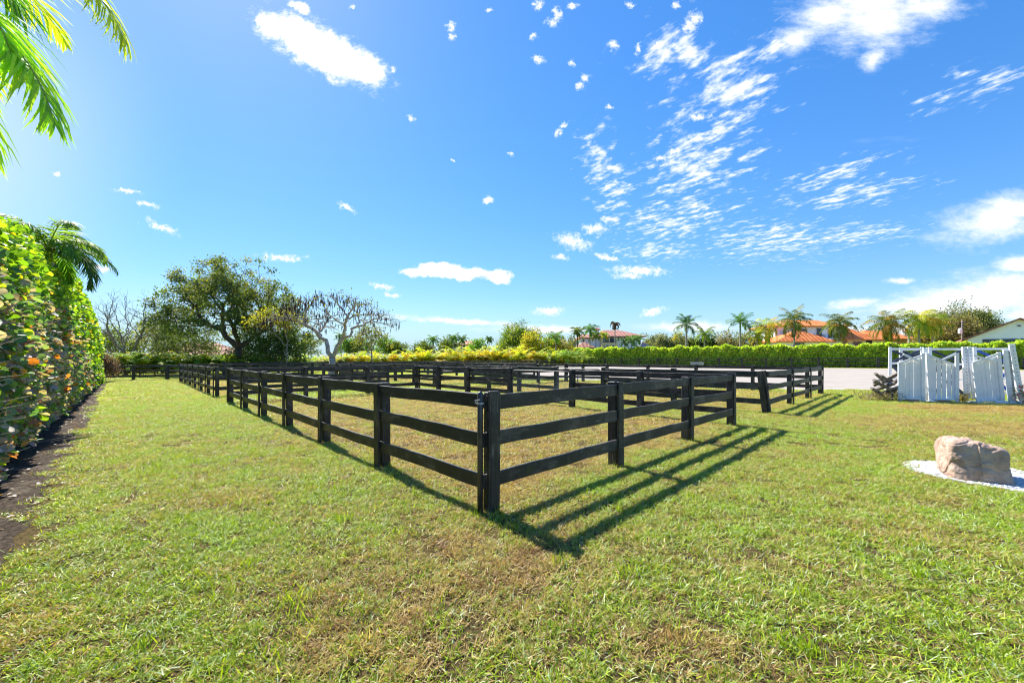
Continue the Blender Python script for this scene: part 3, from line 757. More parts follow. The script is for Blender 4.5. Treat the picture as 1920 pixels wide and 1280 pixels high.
for e in sorted(pend, key=lambda v: v.y):
    if e.x > 2.5: k = rs.randint(0, 3)
    elif e.x < -1.0: k = rs.randint(1, 6)
    else: k = rs.randint(0, 4)
    for _ in range(k):
        p = e+Vector((rs.normal(0, .35), rs.normal(0, .35), rs.uniform(-.5, .1))); L = rs.uniform(.25, .62)
        if npod < 100:
            o = link('seed_pod', podm[npod % 3], pod_t); o.location = p; o.rotation_euler = (rs.normal(0, .12), rs.normal(0, .12), rs.uniform(0, 6)); o.scale = (1, 1, L); npod += 1; continue
        q = p+Vector((rs.normal(0, .05), rs.normal(0, .05), -L))
        m.tube([p, p.lerp(q, .3)+Vector((.01, 0, 0)), q], [.010, .036, .018], 4)
tag(m.build('hanging_pods', POD, pod_t), kind='stuff')
# yellow-leaved side branch of the shrub in front of the oak
rs = np.random.RandomState(41); tips = dome_tips(rs, 60, 2.6, 1.5, 4.4, 6.0, .6, .3); tips[:, 0] -= 1.2
tree('small_acacia', 'small spreading tree with thin yellow-green leaves between the oak and the pod tree', (at(536, 672, 37).x, 37, 0), tips, (.1, 0, 2.8), .07, 26, .22, [(.34,.34,.03),(.42,.36,.04),(.16,.20,.03)], None, .010, BARK, .4, .1, .36, seed=42)
def simple_tree(name, label, px, Y, wpx, ytop, ybot, pal, seed, n=120, leafn=26, w=None, lsz=None, bark=None, keep=1., group=None, spread=None, flat=.5):
    s = Y/F; X = (px-HX)*s; W = wpx*s; zt = CAMZ+(HY-ytop)*s; zb = max(.4, CAMZ+(HY-ybot)*s)
    rs = np.random.RandomState(seed)
    tips = dome_tips(rs, n, W/2*.93, W/2*.8, zb, zt*.98, flat, .3)
    return tree(name, label, (X, Y, 0), tips, (0, 0, max(.3, zb*.8)), max(.08, W*.022), leafn, lsz or max(.22, s*3.0), pal, w, W*.0018+.006, bark, .45, .07, spread or W*.055+.12, seed=seed+1, keep=keep, group=group)
GP = [(.10,.16,.03),(.16,.22,.04),(.07,.11,.03),(.22,.25,.05)]
YP = [(.30,.38,.03),(.50,.46,.04),(.18,.28,.03),(.60,.42,.06)]
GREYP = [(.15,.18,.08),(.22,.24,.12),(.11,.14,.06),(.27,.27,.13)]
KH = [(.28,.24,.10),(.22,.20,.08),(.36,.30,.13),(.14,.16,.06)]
BRT = [(.15,.30,.03),(.22,.38,.04),(.10,.20,.03)]
simple_tree('slim_tree', 'slim loose tree with olive crown just right of the pod tree', 697, 50, 66, 606, 650, [(.15,.16,.03),(.08,.12,.03),(.24,.20,.04)], 51, 70, 24, keep=.9)
simple_tree('dark_shrub', 'dark green rounded shrub under the right edge of the oak', 522, 39, 95, 612, 680, [(.06,.12,.03),(.10,.17,.04),(.04,.08,.03)], 53, 130, 40)
simple_tree('dark_shrub', 'dark leafy shrub growing under the left side of the oak', 350, 46, 110, 610, 676, [(.10,.15,.05),(.16,.20,.07),(.07,.10,.04)], 54, 130, 40)
simple_tree('low_tree', 'low grey-green tree behind the bare tree', 292, 47, 90, 606, 665, GREYP, 56, 110, 30)
simple_tree('low_tree', 'low bright green tree beside the broad hedge end', 215, 44, 80, 612, 670, [(.12,.18,.02),(.20,.26,.03),(.07,.11,.02)], 57, 100, 30)
simple_tree('dark_shrub', 'dark shrub in front of the oak trunk behind the fence', 470, 44, 80, 640, 680, [(.10,.16,.04),(.15,.22,.04),(.06,.10,.03)], 58, 100, 36)
for i, (px, w_, yt, pal, lab) in enumerate([
    (575, 55, 630, GP, 'distant dark green tree seen under the left branches of the pod tree'),
    (650, 40, 628, BRT, 'distant bright green tree seen behind the pod tree trunk'),
    (672, 46, 632, GP, 'distant green tree between the pod tree and the slim olive tree'),
    (722, 44, 632, BRT, 'distant light green tree right of the slim olive tree'),
    (748, 44, 641, GP, 'low distant tree at the right end of the pod tree branches'),
    (795, 48, 641, GP, 'low distant tree behind the yellow areca row'),
    (840, 40, 632, GP, 'distant rounded green tree left of the small far palm'),
    (895, 40, 637, BRT, 'distant light green bushy tree just left of the domed mango tree')]):
    simple_tree('distant_tree', lab, px, 96, w_, yt, 664, pal, 60+i, 90, 30, group='distant trees beyond the areca row')
simple_tree('mango_tree', 'big dome-shaped dark green and orange-tipped tree beyond the areca row', 972, 104, 84, 610, 668, [(.12,.22,.03),(.20,.30,.03),(.08,.14,.03),(.36,.28,.04)], 71, 300, 50, [3, 3, 2, 1.6], flat=.42)
simple_tree('yellow_tree', 'yellow-leaved bushy tree in front of the domed mango tree', 995, 92, 48, 622, 668, YP, 73, 110, 32)
simple_tree('yellow_tree', 'orange and yellow leaved tree left of the white house', 1050, 92, 48, 634, 668, [(.30,.30,.03),(.42,.30,.03),(.14,.20,.02)], 74, 100, 30)
simple_tree('yellow_tree', 'bright green and yellow bushy tree between two yellow trees', 1024, 94, 48, 626, 668, BRT+YP, 75, 100, 32)
simple_tree('grey_tree', 'grey-green tree just left of the white house', 1070, 118, 38, 627, 668, GREYP, 76, 80, 28)
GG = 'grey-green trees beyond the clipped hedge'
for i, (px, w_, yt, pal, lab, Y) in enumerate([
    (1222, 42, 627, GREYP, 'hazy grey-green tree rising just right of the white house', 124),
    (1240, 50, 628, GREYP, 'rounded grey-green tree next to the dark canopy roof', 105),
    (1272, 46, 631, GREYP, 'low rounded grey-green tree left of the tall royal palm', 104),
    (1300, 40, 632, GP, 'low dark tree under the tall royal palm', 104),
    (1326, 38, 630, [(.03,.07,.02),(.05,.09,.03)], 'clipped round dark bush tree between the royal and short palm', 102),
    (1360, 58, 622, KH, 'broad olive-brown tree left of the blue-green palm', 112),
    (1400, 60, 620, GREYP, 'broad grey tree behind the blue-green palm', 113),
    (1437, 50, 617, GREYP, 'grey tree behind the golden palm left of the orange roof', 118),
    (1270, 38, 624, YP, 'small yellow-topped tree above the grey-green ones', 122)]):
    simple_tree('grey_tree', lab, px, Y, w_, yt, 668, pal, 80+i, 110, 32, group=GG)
simple_tree('domed_tree', 'large dark green domed tree behind the utility pole', 1812, 112, 110, 582, 664, [(.09,.13,.03),(.15,.18,.06),(.21,.22,.08)], 92, 420, 90, flat=.42)
simple_tree('domed_tree', 'khaki-brown domed tree in front of the dark domed tree', 1785, 100, 92, 594, 664, KH, 94, 360, 90, flat=.42)
simple_tree('domed_tree', 'dark tree behind the orange roof beside the coconut palm', 1640, 128, 70, 605, 660, [(.04,.07,.02),(.07,.10,.03)], 96, 110, 30)
simple_tree('domed_tree', 'olive tree behind the long low orange roof', 1735, 120, 60, 600, 660, GP, 97, 110, 30)
simple_tree('dead_shrub', 'round purple-brown dying shrub at the end of the broad hedge', 192, 27.3, 40, 660, 712, [(.10,.07,.085),(.16,.12,.12),(.07,.05,.05),(.20,.10,.05)], 98, 130, 40, lsz=.09)

# ------------------------------------------------------------------ palms
def frond(rs, base, az, elev, L, curl, nl, ll, lw, pal, w=None, hang=.6, path=None, twist=0.):
    """rachis points plus leaflet arrays"""
    if path is None:
        pts = []; p = Vector(base); e = elev; ns = 12
        for i in range(ns+1):
            pts.append(p.copy()); d = Vector((math.cos(az)*math.cos(e), math.sin(az)*math.cos(e), math.sin(e)))
            p = p+d*(L/ns); e -= curl/ns*(.5+1.2*i/ns)
    else: pts = path; ns = len(pts)-1
    P, D, U, LL, WW = [], [], [], [], []
    for i in range(nl):
        u = .14+.85*(i/(nl-1)); k = min(u*ns, ns-1e-3); a = int(k); f = k-a
        p = pts[a].lerp(pts[a+1], f); tan = (pts[a+1]-pts[a]).normalized()
        side = tan.cross(Vector((0, 0, 1)))
        side = side.normalized() if side.length > 1e-3 else Vector((1, 0, 0))
        upv = side.cross(tan)
        if twist: 
            q = Matrix.Rotation(twist, 3, tan); side = q @ side; upv = q @ upv
        sc = math.sin(math.pi*min(1, .12+u*.88))**.55*.95+.1
        for sg in (-1, 1):
            d = side*sg*(1-.45*u)+tan*(.55+.75*u)+upv*rs.uniform(.0, .35)
            d = d.normalized()+Vector((0, 0, -hang*rs.uniform(.5, 1.3)))+Vector(rs.normal(0, .07, 3))
            P.append(p); D.append(d.normalized()); U.append((upv+Vector(rs.normal(0, .3, 3))).normalized()); LL.append(ll*sc*rs.uniform(.85, 1.1)); WW.append(lw)
    return pts, P, D, U, LL, WW
T_LEAFLET = (np.array([(0,.3,0),(0,-.3,0),(.35,.5,.03),(.35,-.5,.03),(.72,.34,-.06),(.72,-.34,-.06),(1,0,-.22)], float), [(0,1,3,2),(2,3,5,4),(4,5,6)])
def crown_mesh(rs, fr, pal, w, T=T_LEAFLET, name='crown', rach=None, per_frond=True):
    m = MB(); P, D, U, LL, WW, Cc = [], [], [], [], [], []
    for pts, p, d, u, l, wd in fr:
        P += p; D += d; U += u; LL += l; WW += wd
        c = pick(rs, 1, pal, w)[0]; n = len(p); Cc.append(np.clip(c[None]*rs.uniform(.75, 1.25, (n, 1))*.7+pick(rs, n, pal, w)*.3, 0, 1))
    a = np.array([tuple(x) for x in P]), np.array([tuple(x) for x in D]), np.array([tuple(x) for x in U])
    return a, np.array(LL), np.array(WW), np.concatenate(Cc)
def palm(name, label, loc, H, nf, L, pal, w=None, seed=1, lean=(0, 0), nl=22, ll=.5, lw=.05, tr=.15, e0=(-.7, 1.3), curl=(1.2, 2.0), hang=.5, group=None, bark=None, shaft=None, fronds_as_parts=False, cat='palm'):
    rs = np.random.RandomState(seed); t = thing(name, label, cat, loc, 0, group)
    top = Vector((lean[0], lean[1], H)); m = MB()
    pts = [Vector((lean[0]*u**1.6, lean[1]*u**1.6, H*u)) for u in (0, .1, .3, .5, .7, .85, 1)]
    m.tube([pts[0]-Vector((0, 0, .1))]+pts[1:], [tr*1.5, tr*1.15, tr, tr*.95, tr*.9, tr*.85, tr*.8], 10); m.build('trunk', bark or PALMT, t, True)
    if shaft:
        m = MB(); m.tube([top-Vector((0, 0, .1)), top+Vector((0, 0, shaft*.5)), top+Vector((0, 0, shaft))], [tr*.95, tr*.8, tr*.35], 10); m.build('crownshaft', SHAFT, t, True); top = top+Vector((0, 0, shaft*.8))
    fr = []
    for i in range(nf):
        el = e0[0]+(e0[1]-e0[0])*((i+.5)/nf)**.8
        fr.append(frond(rs, top, i*2.4+rs.uniform(-.3, .3), el, L*rs.uniform(.85, 1.1), rs.uniform(*curl), nl, ll, lw, pal, w, hang))
    if fronds_as_parts:
        for f in fr: one_frond(rs, f, pal, w, t)
    else:
        a, LL, WW, C = crown_mesh(rs, fr, pal, w)
        leaves('crown', a[0], a[1], a[2], LL, WW, C, T_LEAFLET, LEAF, t)
        m = MB()
        for f in fr: m.tube(f[0][:-1], [lw*.5*(1-.06*k) for k in range(len(f[0])-1)], 4, False)
        m.build('stalks', RACH, t)
    return t
RACH = m_noise('palm_stalk', (.20, .24, .05), (.34, .34, .09), 4, .6, .3, 0)
SHAFT = m_noise('crownshaft_green', (.12, .20, .04), (.20, .28, .07), 4, .5, .4, 0)
def one_frond(rs, f, pal, w, t):
    a, LL, WW, C = crown_mesh(rs, [f], pal, w)
    o = leaves('frond', a[0], a[1], a[2], LL, WW, C, T_LEAFLET, LEAF, t)
    m = MB(); n = len(f[0]); m.tube(f[0], [.016*(1-.8*k/n) for k in range(n)], 6, False); m.build('stalk', RACH, o, True)
NEARP = [(.18,.48,.05),(.40,.66,.05),(.10,.34,.08),(.76,.80,.07)]
# palm just outside the left edge whose fronds hang in: trunk rises behind the hedge
pc = Vector((-6.15, 4.1, 0)); tp = Vector((0, 0, 5.55))
rs = np.random.RandomState(5)
np_t = thing('overhanging_palm', 'palm whose green and yellow fronds hang into the top left of the sky', 'palm', pc)
m = MB(); m.tube([(.1, 0, -.1), (.05, 0, 1.5), (0, 0, 3.5), (0, 0, 5.0)], [.17, .12, .11, .10], 12); m.build('trunk', PALMT, np_t, True)
m = MB(); m.tube([(0, 0, 4.98), (0, 0, 5.3), (0, 0, 5.65)], [.11, .10, .05], 12); m.build('crownshaft', SHAFT, np_t, True)
def bez(a, b, c, d, n=14):
    return [a*(1-t)**3+b*3*t*(1-t)**2+c*3*t*t*(1-t)+d*t**3 for t in [i/n for i in range(n+1)]]
def wp(px, py, Y): return at(px, py, Y)-pc
for (c1, c2, tipp, tw) in [
    (wp(-60, -10, 4.1), wp(72, 90, 4.0), wp(102, 234, 3.95), 0.),
    (wp(20, -200, 4.1), wp(160, -90, 4.2), wp(238, 84, 4.3), 0.),
    (wp(-70, -90, 4.4), wp(-10, -70, 4.5), wp(24, 10, 4.6), .3),
    (wp(-80, -40, 3.9), wp(0, 0, 3.9), wp(24, 120, 3.9), .2),
    (wp(-160, 40, 4.0), wp(-60, 170, 3.9), wp(-26, 290, 3.8), 0.)]:
    f = frond(rs, None, 0, 0, 0, 0, 66, .72, .026, NEARP, None, .62, bez(tp, c1, c2, tipp), tw)
    one_frond(rs, f, NEARP, None, np_t)
for i in range(9):
    az = R(95+30*i); f = frond(rs, tp, az, rs.uniform(.1, 1.2), 1.9, 2.0, 40, .5, .03, NEARP, None, .5)
    one_frond(rs, f, NEARP, None, np_t)
# palm rising behind the near hedge
palm('hedge_palm', 'arching green palm rising behind the broad-leaved hedge', (at(98, 672, 10.2).x-.1, 10.2, 0), 3.98, 16, 1.7, [(.08,.20,.03),(.13,.28,.03),(.24,.36,.04),(.05,.14,.04)], None, 14, nl=56, ll=.50, lw=.032, tr=.10, e0=(.0, 1.1), curl=(1.5, 2.3), hang=.55, shaft=.5, fronds_as_parts=True)

# far palms: (px, crown centre y, Y, frond px, label, palette, options)
GRN = [(.07,.18,.05),(.11,.25,.05),(.17,.30,.06)]
GOLD = [(.22,.34,.04),(.50,.50,.06),(.62,.42,.06),(.34,.44,.04)]
CYAN = [(.05,.15,.06),(.08,.19,.05),(.15,.24,.04)]
BRN = [(.12,.06,.04),(.20,.11,.07),(.09,.05,.04)]
def far_palm(px, yc, Y, fpx, label, pal, seed, nf=16, lean=(0, 0), name='coconut_palm', tr=None, shaft=None, e0=(-.7, 1.3), curl=(1.1, 1.9), hang=.55, bark=None, group='tall palms beyond the clipped hedge'):
    s = Y/F; H = CAMZ+(HY-yc)*s; X = (px-HX)*s
    palm(name, label, (X-lean[0], Y-lean[1], 0), H, int(nf*1.1), fpx*s*1.2, pal, None, seed, lean, 26, fpx*s*.36, max(.08, s*.78), (tr or .22)*.72, e0, curl, hang, group, bark, shaft)
far_palm(1083, 622, 102, 15, 'short green palm with brown trunk left of the white house', [(.14,.20,.03),(.20,.24,.04),(.09,.14,.03)], 101, tr=.22, bark=BARKD)
far_palm(1106, 619, 104, 18, 'green palm standing directly in front of the left wing of the white house', GRN, 102, tr=.22)
far_palm(1153, 605, 101, 13, 'tall thin dead palm with brown drooping fronds in front of the white house', BRN, 103, 12, tr=.2, e0=(-1.5, .6), curl=(1.6, 2.6), hang=1.5, name='dead_palm')
far_palm(1117, 629, 101, 12, 'small bright green palm before the porch of the white house', [(.12,.24,.02),(.20,.30,.03)], 104, 12, tr=.14)
far_palm(1133, 628, 101, 11, 'slim golden-green palm right beside the small bright green palm', GOLD, 105, 12, tr=.14)
far_palm(1171, 641, 92, 12, 'short dark green palm below the house windows', [(.03,.10,.05),(.05,.13,.04)], 106, 12, tr=.15)
far_palm(1184, 638, 91, 14, 'short light green palm in front of the white house', [(.10,.24,.04),(.14,.28,.06)], 107, 13, tr=.15)
far_palm(1194, 635, 93, 14, 'light green palm at the right corner of the white house', [(.10,.24,.04),(.16,.28,.06)], 108, 13, tr=.15)
far_palm(1287, 609, 92, 24, 'tall dark green royal palm standing alone right of the white house', [(.03,.10,.05),(.05,.14,.05),(.10,.20,.05)], 109, 17, tr=.3, shaft=.0, e0=(-.6, 1.4), curl=(.9, 1.5), hang=.35, name='royal_palm')
far_palm(1321, 626, 96, 21, 'shorter yellow-green palm right of the lone royal palm', [(.14,.24,.03),(.22,.30,.04)], 110, 14)
far_palm(1388, 613, 93, 25, 'blue-green royal palm with pale trunk behind the hedge', CYAN, 111, 15, tr=.3, shaft=1.0, e0=(-.2, 1.4), curl=(1.1, 1.7), hang=.3, name='royal_palm')
far_palm(1436, 613, 90, 30, 'golden-green coconut palm at the left end of the orange roof', GOLD, 112, 20, e0=(-1.1, 1.2), curl=(1.1, 1.8), tr=.25)
far_palm(1420, 630, 89, 20, 'low golden palm beside the left end of the orange roof', GOLD, 118, 15, e0=(-1.0, 1.1), tr=.2)
far_palm(1489, 601, 86, 31, 'tall coconut palm in front of the upstairs window of the orange-roofed house', [(.06,.13,.03),(.12,.18,.03),(.26,.22,.03)], 113, 22, e0=(-1.2, 1.4), curl=(1.0, 1.7), tr=.25)
far_palm(1574, 606, 85, 30, 'coconut palm with drooping olive fronds before the balcony', [(.06,.12,.02),(.14,.18,.03),(.22,.19,.04)], 114, 24, e0=(-1.3, 1.3), curl=(1.1, 1.8), tr=.25)
far_palm(1665, 606, 82, 33, 'broad coconut palm over the long low orange roof', [(.10,.18,.02),(.20,.24,.03),(.40,.22,.04)], 115, 32, e0=(-1.3, 1.3), curl=(1.1, 1.8), tr=.25)
far_palm(1723, 601, 80, 32, 'golden palm with pale multiple trunks right of the orange roof', GOLD+[(.14,.24,.02)], 116, 30, e0=(-1.0, 1.3), curl=(1.1, 1.9), tr=.3)
far_palm(1748, 607, 82, 28, 'green and orange palm rightmost in the row of tall palms', [(.12,.24,.02),(.20,.28,.03),(.44,.26,.04)], 117, 26, e0=(-1.0, 1.3), tr=.2)
far_palm(1757, 596, 118, 14, 'small far dark palm behind the rightmost golden palms', GRN, 119, 12)
far_palm(917, 636, 100, 10, 'tiny distant palm between rounded trees beyond the areca row', CYAN, 120, 12, tr=.2, group='distant palms beyond the areca row')
for i, (px, yc, lab) in enumerate([(812, 637, 'leftmost distant palm above the areca row'), (850, 634, 'distant palm in the middle of the low treeline'), (866, 636, 'distant palm close left of the rounded green tree'), (640, 632, 'distant palm seen through the pod tree branches'), (1042, 632, 'leafy palm among the yellow trees left of the white house'), (690, 646, 'small distant palm beneath the olive tree')]):
    far_palm(px, yc, 88, 13 if px != 1042 else 18, lab, GRN if px != 1042 else BRT, 130+i, 13, tr=.2, group='distant palms beyond the areca row')

# areca palms: four kinds, then copies
def areca(seed, pal, w, nf=17, H=2.7):
    rs = np.random.RandomState(seed); t = thing('areca_palm', 'x', 'palm'); fr = []
    for i in range(nf):
        az = i*2.4+rs.uniform(-.4, .4); rr = rs.uniform(.05, .35); b = Vector((math.cos(az)*rr, math.sin(az)*rr, rs.uniform(.0, .5)))
        fr.append(frond(rs, b, az, rs.uniform(.75, 1.4), H*rs.uniform(.75, 1.15), rs.uniform(1.0, 2.0), 17, .55, .085, pal, w, .35))
    a, LL, WW, C = crown_mesh(rs, fr, pal, w)
    leaves('fronds', a[0], a[1], a[2], LL, WW, C, T_LEAFLET, LEAF, t)
    m = MB()
    for f in fr: m.tube(f[0][:-2], [.028*(1-.07*k) for k in range(len(f[0])-2)], 4, False)
    m.build('stalks', RACH_Y, t)
    return t
RACH_Y = m_noise('areca_stalk', (.30, .24, .05), (.42, .30, .08), 4, .6, .3, 0)
YEL = [(.60,.60,.05),(.66,.52,.05),(.38,.50,.04),(.60,.36,.06),(.22,.36,.03)]
GRA = [(.16,.30,.04),(.28,.42,.05),(.11,.20,.04),(.54,.58,.07)]
protos = [areca(201, YEL, [3, 2, 2, 1.2, 1]), areca(202, YEL, [2, 3, 2, 1.8, .8]), areca(203, GRA, [3, 3, 2, 1]), areca(204, GRA+YEL[:1], [3, 2, 3, 1, 1.4])]
used = [False]*4
def place_areca(k, loc, rz, sc, label, group):
    p = protos[k]
    if not used[k]: t = p; used[k] = True
    else:
        t = p.copy(); COL.objects.link(t)
        for ch in p.children:
            c = ch.copy(); COL.objects.link(c); c.parent = t
    t.location = loc; t.rotation_euler = (0, 0, rz); t.scale = (sc*1.1, sc*1.1, sc)
    tag(t, label, 'palm', group)
rr = random.Random(8)
n1 = 58
for i in range(n1):
    u = i/(n1-1); px = 548+(1078-548)*u+rr.uniform(-2, 2)
    Y = 52+(82-52)*u; s = Y/F
    yt = 655-13*u+rr.uniform(-3, 4)-(5 if .45 < u < .8 else 0)
    H = CAMZ+(HY-yt)*s; X = (px-HX)*s
    lab = 'yellow areca palm in the long row behind the middle paddocks' if u < .9 else 'green areca palm at the right end of the areca row'
    place_areca(rr.choice([0, 1]) if u < .9 else rr.choice([2, 3]), (X, Y+rr.uniform(-1.0, 1.6), 0), rr.uniform(0, 6), H/3.0, lab, 'areca palms in the long row')
for i in range(34):
    u = i/33; px = 168+(560-168)*u; Y = 34.5+(46-34.5)*u; s = Y/F; yt = 650+5*u+rr.uniform(-5, 5)
    H = CAMZ+(HY-yt)*s; X = (px-HX)*s
    k = rr.choice([0, 3, 3]) if px < 380 else rr.choice([2, 3, 3])
    lab = 'yellow-green areca palm behind the low boundary fence' if k in (0, 3) else 'dark green areca palm in the shade below the oak'
    place_areca(k, (X, Y+rr.uniform(-.8, .8), 0), rr.uniform(0, 6), H/2.75, lab, 'areca palms below the oak')

# ------------------------------------------------------------------ buildings
def gable_obj(vs, fs, name, mat, parent):
    m = MB(); m.add(vs, fs); return m.build(name, mat, parent)
def hip(name, mat, parent, x0, x1, y0, y1, z0, z1, rx0, rx1, th=.25):
    ym = (y0+y1)/2
    top = [(x0,y0,z0),(x1,y0,z0),(x1,y1,z0),(x0,y1,z0),(rx0,ym,z1),(rx1,ym,z1)]
    bot = [(x0,y0,z0-th),(x1,y0,z0-th),(x1,y1,z0-th),(x0,y1,z0-th)]
    vs = top+bot; fs = [(0,1,5,4),(1,2,5),(2,3,4,5),(3,0,4),(6,7,1,0),(7,8,2,1),(8,9,3,2),(9,6,0,3),(9,8,7,6)]
    if abs(rx1-rx0) < .01:
        vs = [v for i, v in enumerate(vs) if i != 5]; fs = [(0,1,4),(1,2,4),(2,3,4),(3,0,4),(5,6,1,0),(6,7,2,1),(7,8,3,2),(8,5,0,3),(8,7,6,5)]
    return gable_obj(vs, fs, name, mat, parent)
def wall(parent, lo, hi, mat, name='wall'):
    m = MB(); m.box(lo, hi); return m.build(name, mat, parent)
def window(parent, x0, x1, z0, z1, y, arch=False, rail=False, name='window', frame_mat=None):
    m = MB(); m.box((x0-.1, y-.1, z0-.1), (x1+.1, y-.02, z0)); m.box((x0-.1, y-.1, z1), (x1+.1, y-.02, z1+.1)); m.box((x0-.1, y-.1, z0), (x0, y-.02, z1)); m.box((x1, y-.1, z0), (x1+.1, y-.02, z1))
    w = m.build(name, frame_mat or WHITE, parent)
    m = MB(); m.box((x0, y-.05, z0), (x1, y-.015, z1)); m.build('pane', GLASS, w)
    if rail:
        m = MB(); m.box((x0-.5, y-.75, z0+.95), (x1+.5, y-.68, z0+1.02)); n = 10
        for i in range(n+1): xx = x0-.5+(x1-x0+1)*i/n; m.box((xx-.03, y-.74, z0-.1), (xx+.03, y-.69, z0+.95))
        m.box((x0-.5, y-.8, z0-.25), (x1+.5, y-.1, z0-.1)); m.build('balcony_railing', STEEL, parent)
def house_frame(name, label, px, Y, rz=0):
    X = (px-HX)/F*Y; s = Y/F
    t = thing(name, label, 'house', (X, Y, 0), rz)
    return t, (lambda q: (q-px)*s), (lambda q: CAMZ+(HY-q)*s)
# orange roof house
t, hx, hz = house_frame('orange_roof_house', 'two-storey white house with bright orange tiled roofs behind the palms', 1560, 108)
wall(t, (hx(1462), 2, 0), (hx(1592), 12, hz(611)), STUCCO)
hip('roof', ORANGE, t, hx(1456), hx(1600), .8, 13.2, hz(610), hz(595.5), hx(1512), hx(1564))
wall(t, (hx(1434), -5, 0), (hx(1531), 2, hz(641)), STUCCO)
hip('roof', ORANGE, t, hx(1428), hx(1536), -6, 3, hz(641), hz(619), hx(1488), hx(1488))
wall(t, (hx(1592), .5, 0), (hx(1647), 10.5, hz(636)), CREAM)
hip('roof', ORANGE, t, hx(1572), hx(1652), -.8, 12, hz(636), hz(605.5), hx(1585), hx(1601))
wall(t, (hx(1647), 1.5, 0), (hx(1722), 9.5, hz(635)), CREAM)
hip('roof', ORANGE, t, hx(1640), hx(1728), .2, 11, hz(634.5), hz(617), hx(1652), hx(1690))
window(t, hx(1499), hx(1523), hz(626.5), hz(615.5), 2)
window(t, hx(1541), hx(1551), hz(633), hz(614), 2, rail=True)
window(t, hx(1563), hx(1570), hz(633), hz(616), 2)
window(t, hx(1550), hx(1562), hz(648), hz(640), 2)
window(t, hx(1465), hx(1482), hz(648), hz(643.5), -5)
window(t, hx(1510), hx(1516), hz(648), hz(643.5), -5)
window(t, hx(1626), hx(1638), hz(646), hz(637.5), .5)
window(t, hx(1602), hx(1618), hz(648), hz(640), .5)
window(t, hx(1668), hx(1680), hz(648), hz(640), 1.5)
m = MB(); m.box((hx(1540), -.2, hz(635.5)), (hx(1572), 2, hz(634))); m.build('balcony_floor', STUCCO, t)
# white house with brown roof
t, hx, hz = house_frame('brown_roof_house', 'white two-storey house with brown tiled hipped roof and small chimney tower', 1150, 116)
wall(t, (hx(1122), 1, 0), (hx(1204), 13, hz(631)), STUCCO)
hip('roof', BROWN, t, hx(1117), hx(1211), -.5, 14.5, hz(630), hz(615.5), hx(1142), hx(1172))
wall(t, (hx(1092), 2, 0), (hx(1122), 10, hz(633)), STUCCO)
hip('roof', BROWN, t, hx(1087), hx(1126), 1, 11, hz(632), hz(624.5), hx(1098), hx(1116))
wall(t, (hx(1126), -1.2, 0), (hx(1156), 1, hz(642.5)), CREAM)
wall(t, (hx(1126), -.4, hz(642.5)), (hx(1130.5), .99, hz(631)), CREAM, 'pillar'); wall(t, (hx(1141), -.4, hz(642.5)), (hx(1143), .99, hz(631)), CREAM, 'pillar'); wall(t, (hx(1154), -.4, hz(642.5)), (hx(1156), .99, hz(631)), CREAM, 'pillar')
window(t, hx(1132), hx(1140), hz(643), hz(632), 1)
window(t, hx(1145), hx(1151), hz(643), hz(632), 1, rail=True)
for a, b, c, d in ((1160, 1162.3, 639, 631.5), (1172, 1174.3, 638, 631.5)): window(t, hx(a), hx(b), hz(c), hz(d), 1)
for a, b, c, d in ((1095, 1098, 642, 635.5), (1106, 1109, 642, 635.5)): window(t, hx(a), hx(b), hz(c), hz(d), 2)
window(t, hx(1135), hx(1139), hz(652), hz(647), -1.2); window(t, hx(1146), hx(1151), hz(652), hz(647), -1.2)
m = MB(); m.box((hx(1121), 3, hz(628)), (hx(1127.5), 4.2, hz(617))); ch = m.build('chimney', STUCCO, t)
hip('chimney_cap', BROWN, t, hx(1118.5), hx(1130), 2.5, 4.7, hz(616), hz(611.5), hx(1124), hx(1124.4), .15)
hip('roof', BROWN, t, hx(1076), hx(1108), -6, 0, hz(652), hz(642), hx(1090), hx(1094)); wall(t, (hx(1078), -5.5, 0), (hx(1106), -.5, hz(652.5)), CREAM)
# dark canopy roof beside it
t, hx, hz = house_frame('garden_canopy', 'dark blue pyramid canopy roof beside the white house', 1208, 100); t['category'] = 'canopy'
hip('canopy_roof', NAVY, t, hx(1193), hx(1224), -2, 3, hz(653), hz(641), hx(1206), hx(1206))
for a in (1195, 1222):
    for y in (-1.8, 2.8): m = MB(); m.tube([(hx(a), y, 0), (hx(a), y, hz(653))], .07, 8); m.build('post', STEEL, t)
# pink building slope right of canopy
t, hx, hz = house_frame('pink_roof_house', 'low house with dull pink roof behind the grey-green trees', 1222, 128)
wall(t, (hx(1206), 0, 0), (hx(1234), 8, hz(650)), CREAM); hip('roof', PINKR, t, hx(1200), hx(1240), -1, 9, hz(650), hz(640), hx(1212), hx(1222))
window(t, hx(1214), hx(1218), hz(656), hz(651.5), 0)
# pink roof seen through the oak
t, hx, hz = house_frame('pink_roof_house', 'low house with pale pink roof seen through the shrubs under the oak', 335, 58)
wall(t, (hx(290), 0, 0), (hx(388), 9, hz(664)), STUCCO); hip('roof', PINKR, t, hx(282), hx(396), -1, 10, hz(664), hz(640), hx(315), hx(362))
window(t, hx(320), hx(332), hz(680), hz(668), 0); window(t, hx(350), hx(362), hz(680), hz(668), 0)
t, hx, hz = house_frame('pink_roof_house', 'far house with long low dull red roof behind the areca row', 872, 125)
wall(t, (hx(856), 0, 0), (hx(890), 8, hz(645)), CREAM); hip('roof', PINKR, t, hx(852), hx(894), -1, 9, hz(645), hz(637), hx(864), hx(884)); window(t, hx(868), hx(872), hz(652), hz(647), 0)
